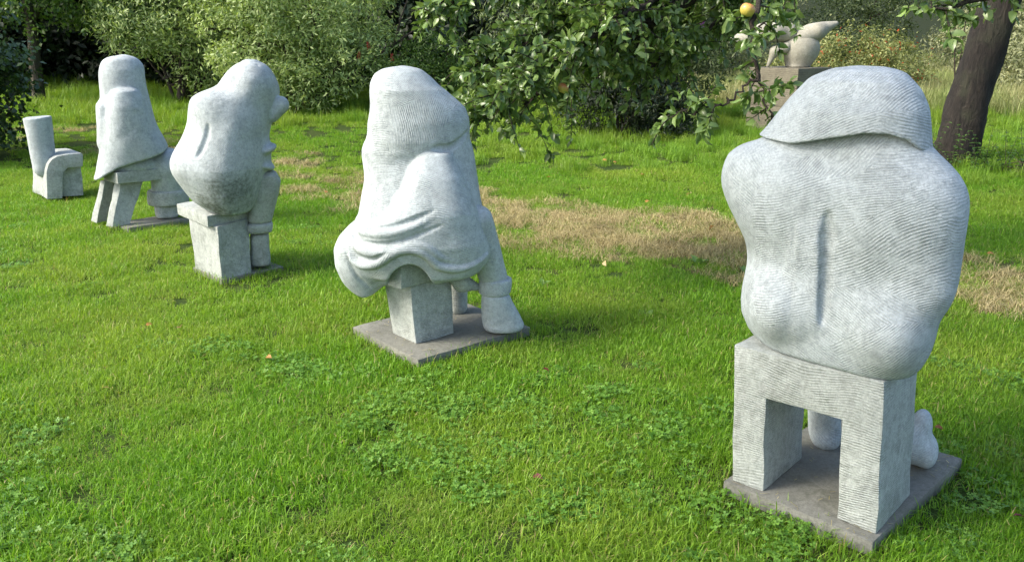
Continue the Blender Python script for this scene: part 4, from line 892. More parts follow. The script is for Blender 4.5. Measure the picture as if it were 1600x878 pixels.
# ------------------------------------------------------------------ grass (instanced tufts)
def foliage_mat(name, c0, c1, c2=None, back=1.25, rough=0.5, transl=0.35, patch=0.0, patch_col=(0.1, 0.1, 0.03), hue_scale=0.8, gloss=0.4, tint=None):
    """thin leaf: colour from the per-leaf 'tone' value and slow drifts over the place; lets light through"""
    m = NT(name)
    tone = m.n('Attribute', attribute_name='tone').outputs['Fac']
    geo = m.n('NewGeometry')
    pos = geo.outputs['Position']
    col = m.mix(tone, c0, c1)
    if c2 is not None:
        col = m.mix(m.ramp(m.noise(pos, hue_scale, 3.0), 0.42, 0.66), col, m.mix(tone, tuple(x * 0.7 for x in c2), c2))
    if patch:
        pm = m.ramp(m.noise(m.n('VectorMath', {0: pos, 1: (3.3, 7.1, 0)}, operation='ADD').outputs[0], 1.9, 4.0), 0.55, 0.72)
        col = m.mix(m.math('MULTIPLY', pm, patch), col, patch_col)
    if tint is not None:
        col = m.mix(m.ramp(tone, 0.93, 0.97), col, tint)
    bright = m.mix(geo.outputs['Backfacing'], col, m.mix(1.0, col, (back, back, back), 'MULTIPLY'))
    m.set(m.b.inputs['Base Color'], bright)
    m.b.inputs['Roughness'].default_value = rough
    m.b.inputs['Specular IOR Level'].default_value = gloss
    tr = m.n('BsdfTranslucent', {'Color': m.mix(1.0, col, (1.5, 1.5, 0.8), 'MULTIPLY')})
    mx = m.n('MixShader', {0: transl, 1: m.b.outputs[0], 2: tr.outputs[0]})
    m.t.links.new(mx.outputs[0], m.out.inputs[0])
    return m.m


GRASS = foliage_mat('lawn_grass', (0.07, 0.175, 0.008), (0.19, 0.365, 0.020), (0.24, 0.36, 0.035), rough=0.5, transl=0.42, patch=0.35, patch_col=(0.25, 0.29, 0.06), hue_scale=0.55, tint=(0.36, 0.31, 0.13))
TALL = foliage_mat('tall_grass', (0.08, 0.18, 0.012), (0.20, 0.35, 0.035), (0.24, 0.34, 0.04), rough=0.5, transl=0.4, hue_scale=0.9)
HAY = foliage_mat('dry_hay', (0.18, 0.145, 0.065), (0.55, 0.47, 0.26), (0.36, 0.32, 0.15), rough=0.7, transl=0.25, hue_scale=1.4, gloss=0.2, patch=0.7, patch_col=(0.13, 0.10, 0.05))
MEADOW = foliage_mat('bleached_meadow_grass', (0.22, 0.22, 0.10), (0.45, 0.43, 0.24), (0.22, 0.29, 0.09), rough=0.7, transl=0.3, hue_scale=0.7, gloss=0.2)
CLOVER = foliage_mat('clover_leaf', (0.055, 0.15, 0.014), (0.155, 0.29, 0.045), rough=0.5, transl=0.3, gloss=0.35)


def blades(n, rad, h0, h1, w, lean, seed, curl=0.6, flat=0.0):
    r = np.random.default_rng(seed)
    th = r.uniform(0, 2 * np.pi, n); rr = rad * np.sqrt(r.uniform(0, 1, n))
    bx, by = rr * np.cos(th), rr * np.sin(th)
    L = r.uniform(h0, h1, n) * (1 - 0.25 * (rr / rad))
    az = r.uniform(0, 2 * np.pi, n)
    ln = np.abs(r.normal(0, lean, n)) + 0.05 + flat
    ww = w * r.uniform(0.7, 1.3, n)
    dx, dy = np.cos(az), np.sin(az)
    fa = az + np.pi / 2 + r.normal(0, 0.5, n)
    sx, sy = np.cos(fa), np.sin(fa)
    tone = r.uniform(0, 1, n)
    rows = []
    for t, wf in ((0, 1.0), (0.5, 0.85), (0.85, 0.5)):
        a = ln * (t + curl * t * t)
        hz = L * t * np.sin(np.minimum(a, 1.45)); vz = L * t * np.cos(np.minimum(a, 1.45))
        for sg in (-1, 1):
            rows.append(np.stack([bx + dx * hz + sg * sx * ww * wf / 2, by + dy * hz + sg * sy * ww * wf / 2, vz + 0.004], 1))
    a = np.minimum(ln * (1 + curl), 1.7)
    rows.append(np.stack([bx + dx * L * np.sin(a), by + dy * L * np.sin(a), L * np.cos(a) + 0.006], 1))
    V = np.stack(rows, 1)           # n,7,3
    T = np.array([(0, 1, 3), (0, 3, 2), (2, 3, 5), (2, 5, 4), (4, 5, 6)])
    F = (np.arange(n)[:, None, None] * 7 + T[None]).reshape(-1, 3)
    return V.reshape(-1, 3), F, np.repeat(tone, 7)


def clover_tuft(n, rad, seed):
    r = np.random.default_rng(seed)
    Vs, Fs, Ts = [], [], []
    off = 0
    for i in range(n):
        a = r.uniform(0, 6.28); d = rad * math.sqrt(r.uniform())
        c = np.array((d * math.cos(a), d * math.sin(a), r.uniform(0.014, 0.046)))
        nrm = np.array((r.normal(0, 0.35), r.normal(0, 0.35), 1.0)); nrm /= np.linalg.norm(nrm)
        t1 = np.cross(nrm, (0, 1, 0)); t1 /= np.linalg.norm(t1); t2 = np.cross(nrm, t1)
        s = r.uniform(0.006, 0.0125); a0 = r.uniform(0, 6.28); tn = r.uniform()
        for k in range(3):
            b = a0 + k * 2.094
            e1 = math.cos(b) * t1 + math.sin(b) * t2; e2 = -math.sin(b) * t1 + math.cos(b) * t2
            pts = [c, c + s * (.55 * e1 + .5 * e2), c + s * (1.25 * e1 + .55 * e2 + .12 * nrm), c + s * (1.2 * e1 - .0 * e2), c + s * (1.25 * e1 - .55 * e2 + .12 * nrm), c + s * (.55 * e1 - .5 * e2)]
            Vs += pts
            Fs += [(off, off + 1, off + 3), (off + 1, off + 2, off + 3), (off, off + 3, off + 5), (off + 3, off + 4, off + 5)]
            Ts += [min(1, max(0, tn + r.normal(0, .1)))] * 6
            off += 6
    return np.array(Vs), np.array(Fs), np.array(Ts)


def source_collection(name, meshes, mat):
    c = bpy.data.collections.new(name)
    for i, (V, F, t) in enumerate(meshes):
        me = mesh_np(name, V, F, smooth=False, tone=t)
        me.materials.append(mat)
        c.objects.link(bpy.data.objects.new('%s_%02d' % (name, i), me))
    return c


def scatter(name, coll, nsrc, P, rz, sc, label, cat, tilt=None):
    me = bpy.data.meshes.new(name)
    me.vertices.add(len(P))
    me.vertices.foreach_set('co', np.ascontiguousarray(P, np.float32).ravel())
    r = np.random.default_rng(len(P))
    for an, val, ty in (('rz', rz, 'FLOAT'), ('sc', sc, 'FLOAT'), ('pick', r.integers(0, nsrc, len(P)), 'INT')):
        a = me.attributes.new(an, ty, 'POINT')
        a.data.foreach_set('value', np.ascontiguousarray(val, np.int32 if ty == 'INT' else np.float32))
    o = link(name, me, label=label, cat=cat, kind='stuff')
    ng = bpy.data.node_groups.new(name + '_scatter', 'GeometryNodeTree')
    ng.interface.new_socket('Geometry', in_out='INPUT', socket_type='NodeSocketGeometry')
    ng.interface.new_socket('Geometry', in_out='OUTPUT', socket_type='NodeSocketGeometry')
    N = ng.nodes; Lk = ng.links.new
    gi = N.new('NodeGroupInput'); go = N.new('NodeGroupOutput')
    ci = N.new('GeometryNodeCollectionInfo'); ci.inputs[0].default_value = coll
    ci.inputs['Separate Children'].default_value = True; ci.inputs['Reset Children'].default_value = True
    iop = N.new('GeometryNodeInstanceOnPoints'); iop.inputs['Pick Instance'].default_value = True
    def attr(nm, ty):
        a = N.new('GeometryNodeInputNamedAttribute'); a.data_type = ty; a.inputs[0].default_value = nm
        return a.outputs[0]
    cx = N.new('ShaderNodeCombineXYZ'); Lk(attr('rz', 'FLOAT'), cx.inputs[2])
    er = N.new('FunctionNodeEulerToRotation'); Lk(cx.outputs[0], er.inputs[0])
    Lk(gi.outputs[0], iop.inputs['Points']); Lk(ci.outputs[0], iop.inputs['Instance'])
    Lk(attr('pick', 'INT'), iop.inputs['Instance Index']); Lk(er.outputs[0], iop.inputs['Rotation']); Lk(attr('sc', 'FLOAT'), iop.inputs['Scale'])
    Lk(iop.outputs[0], go.inputs[0])
    md = o.modifiers.new('scatter', 'NODES'); md.node_group = ng
    return o


# footprints that stay clear of grass (world polygons of the slabs)
SLABS = []
for key in SC:
    d = SC[key]
    M = Matrix.Translation(d['O']) @ Matrix.Rotation(-d['az'], 4, 'Z')
    if key == 'S2':
        pc = quad_of(d['ped'])
    elif key == 'S0':
        w_ = Vector(d['left']) - Vector(d['prof'][0]); p_ = Vector(d['prof'][0])
        pc = [p_ + w_, p_, Vector(d['right']), Vector(d['right']) + w_]
    else:
        pc = quad_of(d['slab'])
    SLABS.append([tuple((M @ Vector((p.x, p.y, 0)))[:2]) for p in pc])


def inside_slabs(P, grow):
    out = np.zeros(len(P), bool)
    for q in SLABS:
        q = np.array(q); c = q.mean(0)
        if np.cross(q[1] - q[0], q[2] - q[1]) < 0:
            q = q[::-1]
        ins = np.ones(len(P), bool)
        for i in range(4):
            a, b = q[i], q[(i + 1) % 4]
            n = np.array((b[1] - a[1], -(b[0] - a[0]))); n = n / np.linalg.norm(n)
            ins &= ((P[:, :2] - a) @ n) < grow
        out |= ins
    return out


def field(y0, y1, dens, margin=1.2, seed=0):
    """random points over the visible ground between two distances"""
    r = np.random.default_rng(seed)
    half = 0.66 * y1 + margin
    n = int(dens * (y1 - y0) * 2 * half)
    P = np.stack([r.uniform(-half, half, n), r.uniform(y0, y1, n)], 1)
    P = P[np.abs(P[:, 0]) < 0.66 * P[:, 1] + margin]
    return P


def with_z(P, dz=0.0):
    return np.column_stack([P, terrain(P[:, 0], P[:, 1]) + dz])


def vnoise(P, s, seed):
    r = np.random.default_rng(seed)
    out = 0
    for f, a in ((1, 1.0), (2.1, 0.6), (4.3, 0.35)):
        k = r.uniform(-1, 1, (3, 2)) * 2.2 * f * s; ph = r.uniform(0, 6.28, 3)
        out = out + a * (np.sin(P @ k[0] + ph[0] + 1.5 * np.sin(P @ k[1] + ph[1])) * np.cos(P @ k[2] + ph[2]))
    return out


def rs(n, a, b, seed):
    return np.random.default_rng(seed).uniform(a, b, n)


cs = source_collection('lawn_tuft', [blades(250, 0.12, 0.026, 0.066, 0.0034, 0.85, 50 + i, curl=0.9) for i in range(5)], GRASS)
cs2 = source_collection('lawn_long_tuft', [blades(55, 0.10, 0.05, 0.105, 0.0036, 0.55, 70 + i) for i in range(4)], GRASS)
P1 = field(1.4, 5.2, 125, 1.0, 1); P2 = field(5.2, 10.5, 85, 1.2, 2); P3 = field(10.5, 20, 20, 1.5, 3)
P = np.concatenate([P1, P2, P3])
dry = np.abs(strip(P[:, 0], P[:, 1]) + 0.28 * vnoise(P, 1.2, 9))
keep = ~inside_slabs(P, 0.075) & ((dry > 0.75) | (rs(len(P), 0, 1, 4) < np.interp(P[:, 0], [-3, -0.6, 2.2, 3.5], [0.8, 0.3, 0.28, 0.55])))
P = P[keep]
sc = rs(len(P), 0.75, 1.15, 5) * (1 + 0.24 * vnoise(P, 2.4, 6)) * np.interp(P[:, 1], [5, 10, 18], [1, 1.15, 1.7])
scatter('lawn_grass', cs, 5, with_z(P), rs(len(P), 0, 6.28, 7), sc, 'short green lawn grass around the stone sculptures', 'grass')
P = np.concatenate([field(1.4, 5.5, 26, 1.0, 11), field(5.5, 12, 9, 1.2, 12)])
mm = vnoise(P, 1.5, 13) + rs(len(P), -0.6, 0.6, 14)
P = P[(mm > 0.25) & ~inside_slabs(P, 0.05) & (np.abs(strip(P[:, 0], P[:, 1])) > 0.7)]
# tufts left unmown along the slab edges
E_ = []
for q in SLABS:
    for i in range(4):
        a, b = np.array(q[i]), np.array(q[(i + 1) % 4])
        nn = np.array((b[1] - a[1], -(b[0] - a[0]))); nn = nn / np.linalg.norm(nn)
        if nn @ (a - np.array(q).mean(0)) < 0: nn = -nn
        for t in np.arange(0.0, 1.0, 0.10 / np.linalg.norm(b - a)):
            E_.append(a + (b - a) * t + nn * random.uniform(0.0, 0.09))
P = np.concatenate([P, np.array(E_)])
scatter('long_lawn_grass', cs2, 4, with_z(P), rs(len(P), 0, 6.28, 15), rs(len(P), 0.6, 1.1, 16), 'longer tufts of lawn grass among the mown turf', 'grass')
# clover
cc = source_collection('clover_tuft', [clover_tuft(60, 0.10, 30 + i) for i in range(4)], CLOVER)
P = np.concatenate([field(1.4, 4.6, 85, 0.8, 21), field(4.6, 7.5, 30, 0.8, 22)])
cm = vnoise(P, 1.1, 23) + 0.9 * np.exp(-((P[:, 0] + .35) ** 2 + (P[:, 1] - 3.2) ** 2) / 1.0) + 0.5 * np.exp(-((P[:, 0] + 2) ** 2 + (P[:, 1] - 3.3) ** 2) / 0.7)
P = P[(cm + rs(len(P), -0.3, 0.3, 24) > 0.25 + rs(len(P), 0, 1.1, 27)) & ~inside_slabs(P, 0.06) & (np.abs(strip(P[:, 0], P[:, 1])) > 0.9)]
scatter('clover', cc, 4, with_z(P, 0.002), rs(len(P), 0, 6.28, 25), rs(len(P), 0.62, 1.0, 26), 'low green clover growing in patches through the lawn', 'clover')
# dry strip
ch = source_collection('hay_tuft', [blades(130, 0.16, 0.08, 0.20, 0.0036, 0.5, 90 + i, curl=0.9, flat=0.55) for i in range(5)], HAY)
P = field(4.0, 14, 60, 1.5, 31)
dd = strip(P[:, 0], P[:, 1]) + 0.28 * vnoise(P, 1.2, 9)
keep = (np.abs(dd) < 0.85) & (rs(len(P), 0, 1, 32) < np.interp(np.abs(dd), [0.4, 0.85], [1, 0.25])) & (rs(len(P), 0, 1, 34) < np.interp(P[:, 0], [-6, -1.5, -0.5, 1.6, 2.6], [0.12, 0.25, 1, 1, 0.55]))
P = P[keep & ~inside_slabs(P, 0.1)]
scatter('dry_grass', ch, 5, with_z(P), rs(len(P), 0, 6.28, 35), rs(len(P), 0.6, 1.1, 36), 'straw-coloured dry cut grass lying in a strip across the lawn', 'dry grass')
# unmown tall grass towards the back
ct = source_collection('tall_tuft', [blades(150, 0.22, 0.12, 0.34, 0.006, 0.35, 110 + i, curl=1.0) for i in range(4)], TALL)
P = field(8.5, 22, 16, 2.0, 41)
edge = np.where(P[:, 0] > -0.5, 10.6 - 0.15 * P[:, 0], 14.0) + 0.5 * vnoise(P, 0.8, 42)
keep = (P[:, 1] > edge) & (rs(len(P), 0, 1, 43) < np.where(P[:, 0] > -0.5, 0.85, 0.4))
P = P[keep]
scatter('tall_grass', ct, 4, with_z(P), rs(len(P), 0, 6.28, 44), rs(len(P), 0.5, 1.1, 45) * np.interp(P[:, 1], [10, 20], [0.75, 1.2]), 'tall uncut green grass at the back of the lawn', 'grass')
cm_ = source_collection('meadow_tuft', [blades(110, 0.28, 0.28, 0.65, 0.008, 0.25, 130 + i, curl=0.9) for i in range(4)], MEADOW)
P = field(14.5, 25, 16, 2.0, 51)
P = P[(P[:, 1] > 16.2 - 0.08 * P[:, 0] + 0.5 * vnoise(P, 0.6, 52)) & (P[:, 0] > 2.6)]
scatter('meadow_grass', cm_, 4, with_z(P), rs(len(P), 0, 6.28, 54), rs(len(P), 0.6, 1.15, 55), 'tall bleached meadow grass in front of the right-hand shrubs', 'grass')


# ------------------------------------------------------------------ foliage helpers
LEAF8 = np.array([(0, 0, 0), (0.28, -0.46, 0.10), (0.70, -0.36, 0.10), (1, 0, -0.10), (0.70, 0.36, 0.10), (0.28, 0.46, 0.10), (0.30, 0, 0.02), (0.70, 0, -0.02)])
LEAF8F = np.array([(0, 1, 6), (1, 2, 6), (2, 7, 6), (2, 3, 7), (3, 4, 7), (4, 6, 7), (4, 5, 6), (5, 0, 6)])
LEAF2 = np.array([(0, 0, 0), (0.5, -0.5, 0.06), (1, 0, -0.05), (0.5, 0.5, 0.06)])
LEAF2F = np.array([(0, 1, 2), (0, 2, 3)])


def unit(a):
    return a / (np.linalg.norm(a, axis=-1, keepdims=True) + 1e-9)


def leaf_arrays(P, D, N, L, W, tone, hi=False):
    tv, tf = (LEAF8, LEAF8F) if hi else (LEAF2, LEAF2F)
    D = unit(D); S = unit(np.cross(N, D)); N = np.cross(D, S)
    V = P[:, None] + tv[None, :, 0:1] * (D * L[:, None])[:, None] + tv[None, :, 1:2] * (S * W[:, None])[:, None] + tv[None, :, 2:3] * (N * L[:, None])[:, None]
    k = len(tv)
    F = (np.arange(len(P))[:, None, None] * k + tf[None]).reshape(-1, 3)
    return V.reshape(-1, 3), F, np.repeat(tone, k)


def tubes_mesh(name, lines, sides=6, wob=0.0):
    """lines: list of (points (n,3), radii (n,))"""
    Vs, Fs = [], []
    off = 0
    for pts, rad in lines:
        pts = np.asarray(pts, float); n = len(pts)
        t = unit(np.gradient(pts, axis=0))
        ref = np.array((0.31, 0.95, 0.05))
        a = unit(np.cross(t, ref)); b = np.cross(t, a)
        th = np.linspace(0, 2 * np.pi, sides, endpoint=False)
        rr = np.asarray(rad)[:, None] * (1 + wob * np.sin(3 * th[None] + np.arange(n)[:, None] * 0.7) * 0.6 + wob * np.sin(7 * th[None] + np.arange(n)[:, None] * 1.9) * 0.4)
        V = pts[:, None] + rr[..., None] * (np.cos(th)[None, :, None] * a[:, None] + np.sin(th)[None, :, None] * b[:, None])
        Vs.append(V.reshape(-1, 3))
        i, j = np.meshgrid(np.arange(n - 1), np.arange(sides), indexing='ij')
        q = np.stack([i * sides + j, i * sides + (j + 1) % sides, (i + 1) * sides + (j + 1) % sides, (i + 1) * sides + j], -1).reshape(-1, 4) + off
        Fs.append(q)
        off += n * sides
    return mesh_np(name, np.concatenate(Vs), np.concatenate(Fs))


def spline(pts, n):
    p = np.array(pts, float)
    t = np.linspace(0, len(p) - 1, n)
    out = []
    for u in t:
        i = min(int(u), len(p) - 2); w = u - i
        a, b, c, d = p[max(i - 1, 0)], p[i], p[i + 1], p[min(i + 2, len(p) - 1)]
        out.append(0.5 * (2 * b + (c - a) * w + (2 * a - 5 * b + 4 * c - d) * w * w + (3 * b - a - 3 * c + d) * w ** 3))
    return np.array(out)


def bark(name, c0, c1, scale=14.0, moss=0.0):
    m = NT(name)
    co = m.n('TexCoord').outputs['Object']
    st = m.n('Mapping', {'Vector': co, 'Scale': (1, 1, 0.28)}).outputs[0]
    n1 = m.noise(st, scale, 6.0, 0.7, 1.0)
    n2 = m.noise(co, 3.0, 3.0)
    col = m.mix(m.ramp(n1, 0.35, 0.7), c0, c1)
    col = m.mix(m.math('MULTIPLY', m.ramp(n2, 0.5, 0.7), 0.35 + moss), col, (0.05, 0.06, 0.03))
    m.set(m.b.inputs['Base Color'], col)
    m.b.inputs['Roughness'].default_value = 0.9
    bp = m.n('Bump', {'Height': n1, 'Strength': 1.0, 'Distance': 0.06})
    m.set(m.b.inputs['Normal'], bp.outputs[0])
    return m.m


BARK = bark('apple_bark', (0.004, 0.003, 0.002), (0.030, 0.023, 0.018), 16.0)
BARK2 = bark('ivy_bark', (0.03, 0.026, 0.018), (0.10, 0.085, 0.06), moss=0.3)
TWIG = bark('twig_bark', (0.03, 0.022, 0.016), (0.08, 0.06, 0.045), 40.0)


def crown_points(blobs, n, r, nclump, sig, surf=0.35):
    """leaf positions in clumps spread through a union of ellipsoids; returns positions, outward vectors"""
    vol = np.array([b[3] * b[4] * b[5] for b in blobs]) ** 0.7
    pick = r.choice(len(blobs), nclump, p=vol / vol.sum())
    u = unit(r.normal(size=(nclump, 3)))
    rad = r.uniform(0, 1, nclump) ** surf
    C_ = np.array([b[:3] for b in blobs])[pick]; R_ = np.array([b[3:6] for b in blobs])[pick]
    cl = C_ + u * rad[:, None] * R_
    w = r.integers(0, nclump, n)
    s = sig * r.uniform(0.5, 1.3, nclump)[w][:, None]
    P = cl[w] + r.normal(size=(n, 3)) * s * np.array((1, 1, 0.75))
    return P, unit(P - C_[w]), w


def foliage_plant(name, label, cat, base, blobs, n, leaf, mat, group=None, nclump=160, sig=0.16, aspect=0.45, stems=5, stem_r=0.03, trunk=None, seed=0,
                  barkm=None, zmin=0.05, tonespread=0.35, droop=0.3, extra=None, crown_name='crown', surf=0.35):
    """a shrub or tree: empty at its base > trunk (or stems) and a crown of separate leaves"""
    r = np.random.default_rng(seed)
    T = empty(name, (base[0], base[1], base[2]), label=label, cat=cat, group=group)
    P, O, w = crown_points(blobs, n, r, nclump, sig, surf)
    g = terrain(P[:, 0] + base[0], P[:, 1] + base[1]) - base[2]
    k = P[:, 2] > g + zmin
    P, O, w = P[k], O[k], w[k]
    n = len(P)
    N = unit(O * 0.6 + np.array((0, 0, 0.5)) + r.normal(size=(n, 3)) * 0.55)
    D = unit(np.cross(N, r.normal(size=(n, 3)))) + np.array((0, 0, -droop))
    ct = r.uniform(0, 1, nclump)[w]
    tone = np.clip(0.5 + (ct - 0.5) * 0.6 + r.normal(0, tonespread * 0.6, n), 0, 1)
    L = leaf * r.uniform(0.6, 1.25, n)
    V, F, tn = leaf_arrays(P, D, N, L, L * aspect, tone)
    link(crown_name, mesh_np(crown_name, V, F, False, tn), mat, T)
    lines = []
    if trunk:
        for pts, r0, r1 in trunk:
            q = spline(pts, 14)
            lines.append((q, np.linspace(r0, r1, 14)))
    for i in range(stems):
        b = blobs[i % len(blobs)]
        end = np.array(b[:3]) + r.normal(size=3) * np.array(b[3:6]) * 0.45
        mid = end * 0.5 + r.normal(size=3) * 0.08
        start = r.normal(size=3) * np.array((0.12, 0.12, 0)) + np.array((0, 0, -0.05))
        q = spline([start, mid, end], 8)
        lines.append((q, np.linspace(stem_r, stem_r * 0.3, 8)))
        for j in range(3):
            e2 = q[4 + j] + r.normal(size=3) * np.array(b[3:6]) * 0.4
            lines.append((spline([q[3 + j], (q[3 + j] + e2) / 2 + r.normal(size=3) * 0.05, e2], 5), np.linspace(stem_r * 0.5, stem_r * 0.15, 5)))
    if lines:
        link('trunk' if trunk else 'stems', tubes_mesh('trunk', lines, 7, 0.06), barkm or TWIG, T)
    return T


def ground_at(x, y):
    return (x, y, float(terrain(x, y)))


WILLOW = foliage_mat('willow_leaf', (0.135, 0.205, 0.052), (0.39, 0.49, 0.19), rough=0.5, transl=0.25, back=1.35, gloss=0.45)
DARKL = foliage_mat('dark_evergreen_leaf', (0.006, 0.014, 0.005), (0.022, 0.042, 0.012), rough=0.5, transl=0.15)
MIDL = foliage_mat('broad_green_leaf', (0.03, 0.075, 0.012), (0.11, 0.19, 0.035), rough=0.45, transl=0.3)
GREYL = foliage_mat('grey_green_leaf', (0.12, 0.14, 0.065), (0.31, 0.33, 0.18), rough=0.55, transl=0.25, back=1.4)
YELL = foliage_mat('yellow_green_leaf', (0.13, 0.165, 0.05), (0.32, 0.34, 0.13), rough=0.55, transl=0.3, tint=(0.42, 0.07, 0.025))
IVYL = foliage_mat('ivy_leaf', (0.014, 0.035, 0.010), (0.055, 0.105, 0.025), rough=0.35, transl=0.15, gloss=0.5)
BUDD = foliage_mat('buddleia_leaf', (0.04, 0.065, 0.02), (0.12, 0.16, 0.06), rough=0.5, transl=0.25)
APPLEL = foliage_mat('apple_leaf', (0.055, 0.11, 0.024), (0.17, 0.25, 0.07), rough=0.36, transl=0.22, back=1.5, gloss=0.6)

# --- left: shrub at the picture's edge, ivy-clad tree, pale willows, dark trees behind
foliage_plant('ivy_shrub', 'dark leafy shrub at the left edge behind the leaning stone cylinder', 'shrub', ground_at(-7.35, 11.2), [(0, 0, .9, 1.0, 1.0, 1.1), (-.5, .2, 2.0, 1.2, 1.1, 1.1), (.35, -.2, 1.3, .55, .6, .6)], 11000, 0.085, IVYL, nclump=260, sig=0.13, aspect=0.75, seed=201)
foliage_plant('ivy_tree', 'slender tree with an ivy-clad trunk left of the tall hooded figure', 'tree', ground_at(-9.7, 17.4),
              [(.6, -.5, 2.1, 2.0, 1.4, 0.75), (0, 0, 3.4, 2.2, 2.2, 1.3), (2.1, -.2, 2.0, 1.1, 1.0, .65)], 15000, 0.10, MIDL, nclump=300, sig=0.16, aspect=0.6, stems=0, seed=202, barkm=BARK2,
              trunk=[([(0.02, 0, -.1), (0.05, 0, .8), (.1, 0, 1.6), (.05, 0, 3.2)], .14, .07), ([(.1, 0, 1.5), (.5, -.1, 2.0), (1.2, -.4, 2.5)], .05, .02), ([(.1, 0, 1.55), (-.4, .1, 2.1), (-1, .2, 2.9)], .05, .02)])
foliage_plant('willow_shrub', 'pale willow shrub behind the gap between the tall figure and the hunched figure', 'shrub', ground_at(-6.55, 17.0),
              [(-.15, 0, 1.75, 1.45, 1.2, .85), (.2, 0, 2.9, 1.6, 1.4, 1.0), (-.8, -.1, 1.45, .7, .8, .55), (.6, .1, .75, .7, .7, .6)], 22000, 0.105, WILLOW, nclump=420, sig=0.15, aspect=0.3, stems=9, stem_r=0.04, seed=203)
foliage_plant('willow_shrub', 'broad pale willow shrub between the hunched and the cloaked figure', 'shrub', ground_at(-4.0, 15.9),
              [(-.3, 0, 1.2, 1.5, 1.1, 1.0), (.8, .1, 1.25, 1.2, 1.0, .95), (0, 0, 2.3, 2.0, 1.3, 1.1), (.1, -.5, .55, .9, .5, .5)], 30000, 0.10, WILLOW, nclump=520, sig=0.15, aspect=0.32, stems=10, stem_r=0.04, seed=204)
foliage_plant('red_flowered_shrub', 'low dark shrub with red flower spikes beside the broad willow', 'shrub', ground_at(-1.75, 15.6),
              [(0, 0, .55, .85, .6, .6), (.4, .2, 1.0, .7, .5, .5)], 9000, 0.07, MIDL, nclump=160, sig=0.12, aspect=0.3, seed=205)
dk = [(-11.2, 21.5, 2.4, 2.2), (-13.6, 19.5, 3.0, 2.2), (-8.6, 20.8, 2.6, 2.0), (-5.6, 21.5, 2.6, 2.0), (-2.6, 19.2, 2.4, 1.8), (0.4, 19.5, 2.2, 1.6), (3.2, 21.5, 2.4, 1.8)]
dkl = ['dark evergreen tree behind the slender ivy-clad trunk', 'dark evergreen tree filling the shade at the far left edge', 'dark evergreen tree behind the tall hooded figure', 'dark evergreen tree behind the two pale willows',
       'dark evergreen tree showing right of the broad willow', 'dark evergreen tree behind the hanging apple branch', 'dark evergreen tree behind the purple-flowered bush']
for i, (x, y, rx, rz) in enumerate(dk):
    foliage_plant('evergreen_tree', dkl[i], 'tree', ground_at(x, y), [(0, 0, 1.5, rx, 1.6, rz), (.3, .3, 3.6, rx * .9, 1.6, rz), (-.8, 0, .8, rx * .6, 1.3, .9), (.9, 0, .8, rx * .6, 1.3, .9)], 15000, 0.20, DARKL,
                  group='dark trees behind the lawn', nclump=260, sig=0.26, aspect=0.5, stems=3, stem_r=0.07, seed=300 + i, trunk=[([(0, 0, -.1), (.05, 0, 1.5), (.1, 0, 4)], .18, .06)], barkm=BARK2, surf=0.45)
# --- behind the apple branch: dark yew and buddleia with purple spikes
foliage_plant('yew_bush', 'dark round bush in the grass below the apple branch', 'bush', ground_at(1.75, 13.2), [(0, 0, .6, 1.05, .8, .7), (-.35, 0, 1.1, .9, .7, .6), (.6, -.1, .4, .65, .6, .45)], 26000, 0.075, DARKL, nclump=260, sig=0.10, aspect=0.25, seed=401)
bud = foliage_plant('buddleia', 'loose bush with purple flower spikes behind the dark round bush', 'bush', ground_at(2.1, 14.6), [(0, 0, 1.5, 1.6, .9, .9), (-1.5, .2, 1.6, 1.2, .8, .8), (1.0, 0, 1.1, .9, .7, .7)], 12000, 0.10, BUDD, nclump=240, sig=0.14, aspect=0.28, seed=402)


def flower_spike(parent, p, d, ln, rad, mat, seed):
    r = np.random.default_rng(seed)
    n = 130
    t = r.uniform(0, 1, n); a = r.uniform(0, 6.28, n)
    d = unit(np.array(d, float)); s = unit(np.cross(d, (0.3, 0.2, 0.9))); b = np.cross(d, s)
    rr = rad * (1 - 0.75 * t)
    Pp = np.array(p) + t[:, None] * ln * d + rr[:, None] * (np.cos(a)[:, None] * s + np.sin(a)[:, None] * b)
    O = unit(np.cos(a)[:, None] * s + np.sin(a)[:, None] * b + 0.3 * d)
    L = np.full(n, rad * 0.9)
    V, F, tn = leaf_arrays(Pp, O, unit(r.normal(size=(n, 3))), L, L * 0.8, r.uniform(0, 1, n))
    return link('flower_spike', mesh_np('flower_spike', V, F, False, tn), mat, parent)


PURPLE = foliage_mat('purple_petal', (0.10, 0.02, 0.14), (0.28, 0.08, 0.36), transl=0.3)
REDP = foliage_mat('red_petal', (0.12, 0.01, 0.015), (0.28, 0.03, 0.035), transl=0.3)
for i, (x, z) in enumerate(((-1.95, 1.35), (-.35, 1.5), (.1, 1.12), (.35, .95), (-.55, 1.75), (.8, 1.5))):
    flower_spike(bud, (x, -.85, z), (random.uniform(-.6, .6), -.5, .5), 0.22, 0.045, PURPLE, 500 + i)
rfs = [o for o in bpy.data.objects if o.name.startswith('red_flowered_shrub')][0]
for i, (x, z) in enumerate(((-.75, 1.15), (-.35, .95), (-.95, .98))):
    flower_spike(rfs, (x, -.5, z), (random.uniform(-.3, .3), -.2, 1), 0.13, 0.02, REDP, 520 + i)

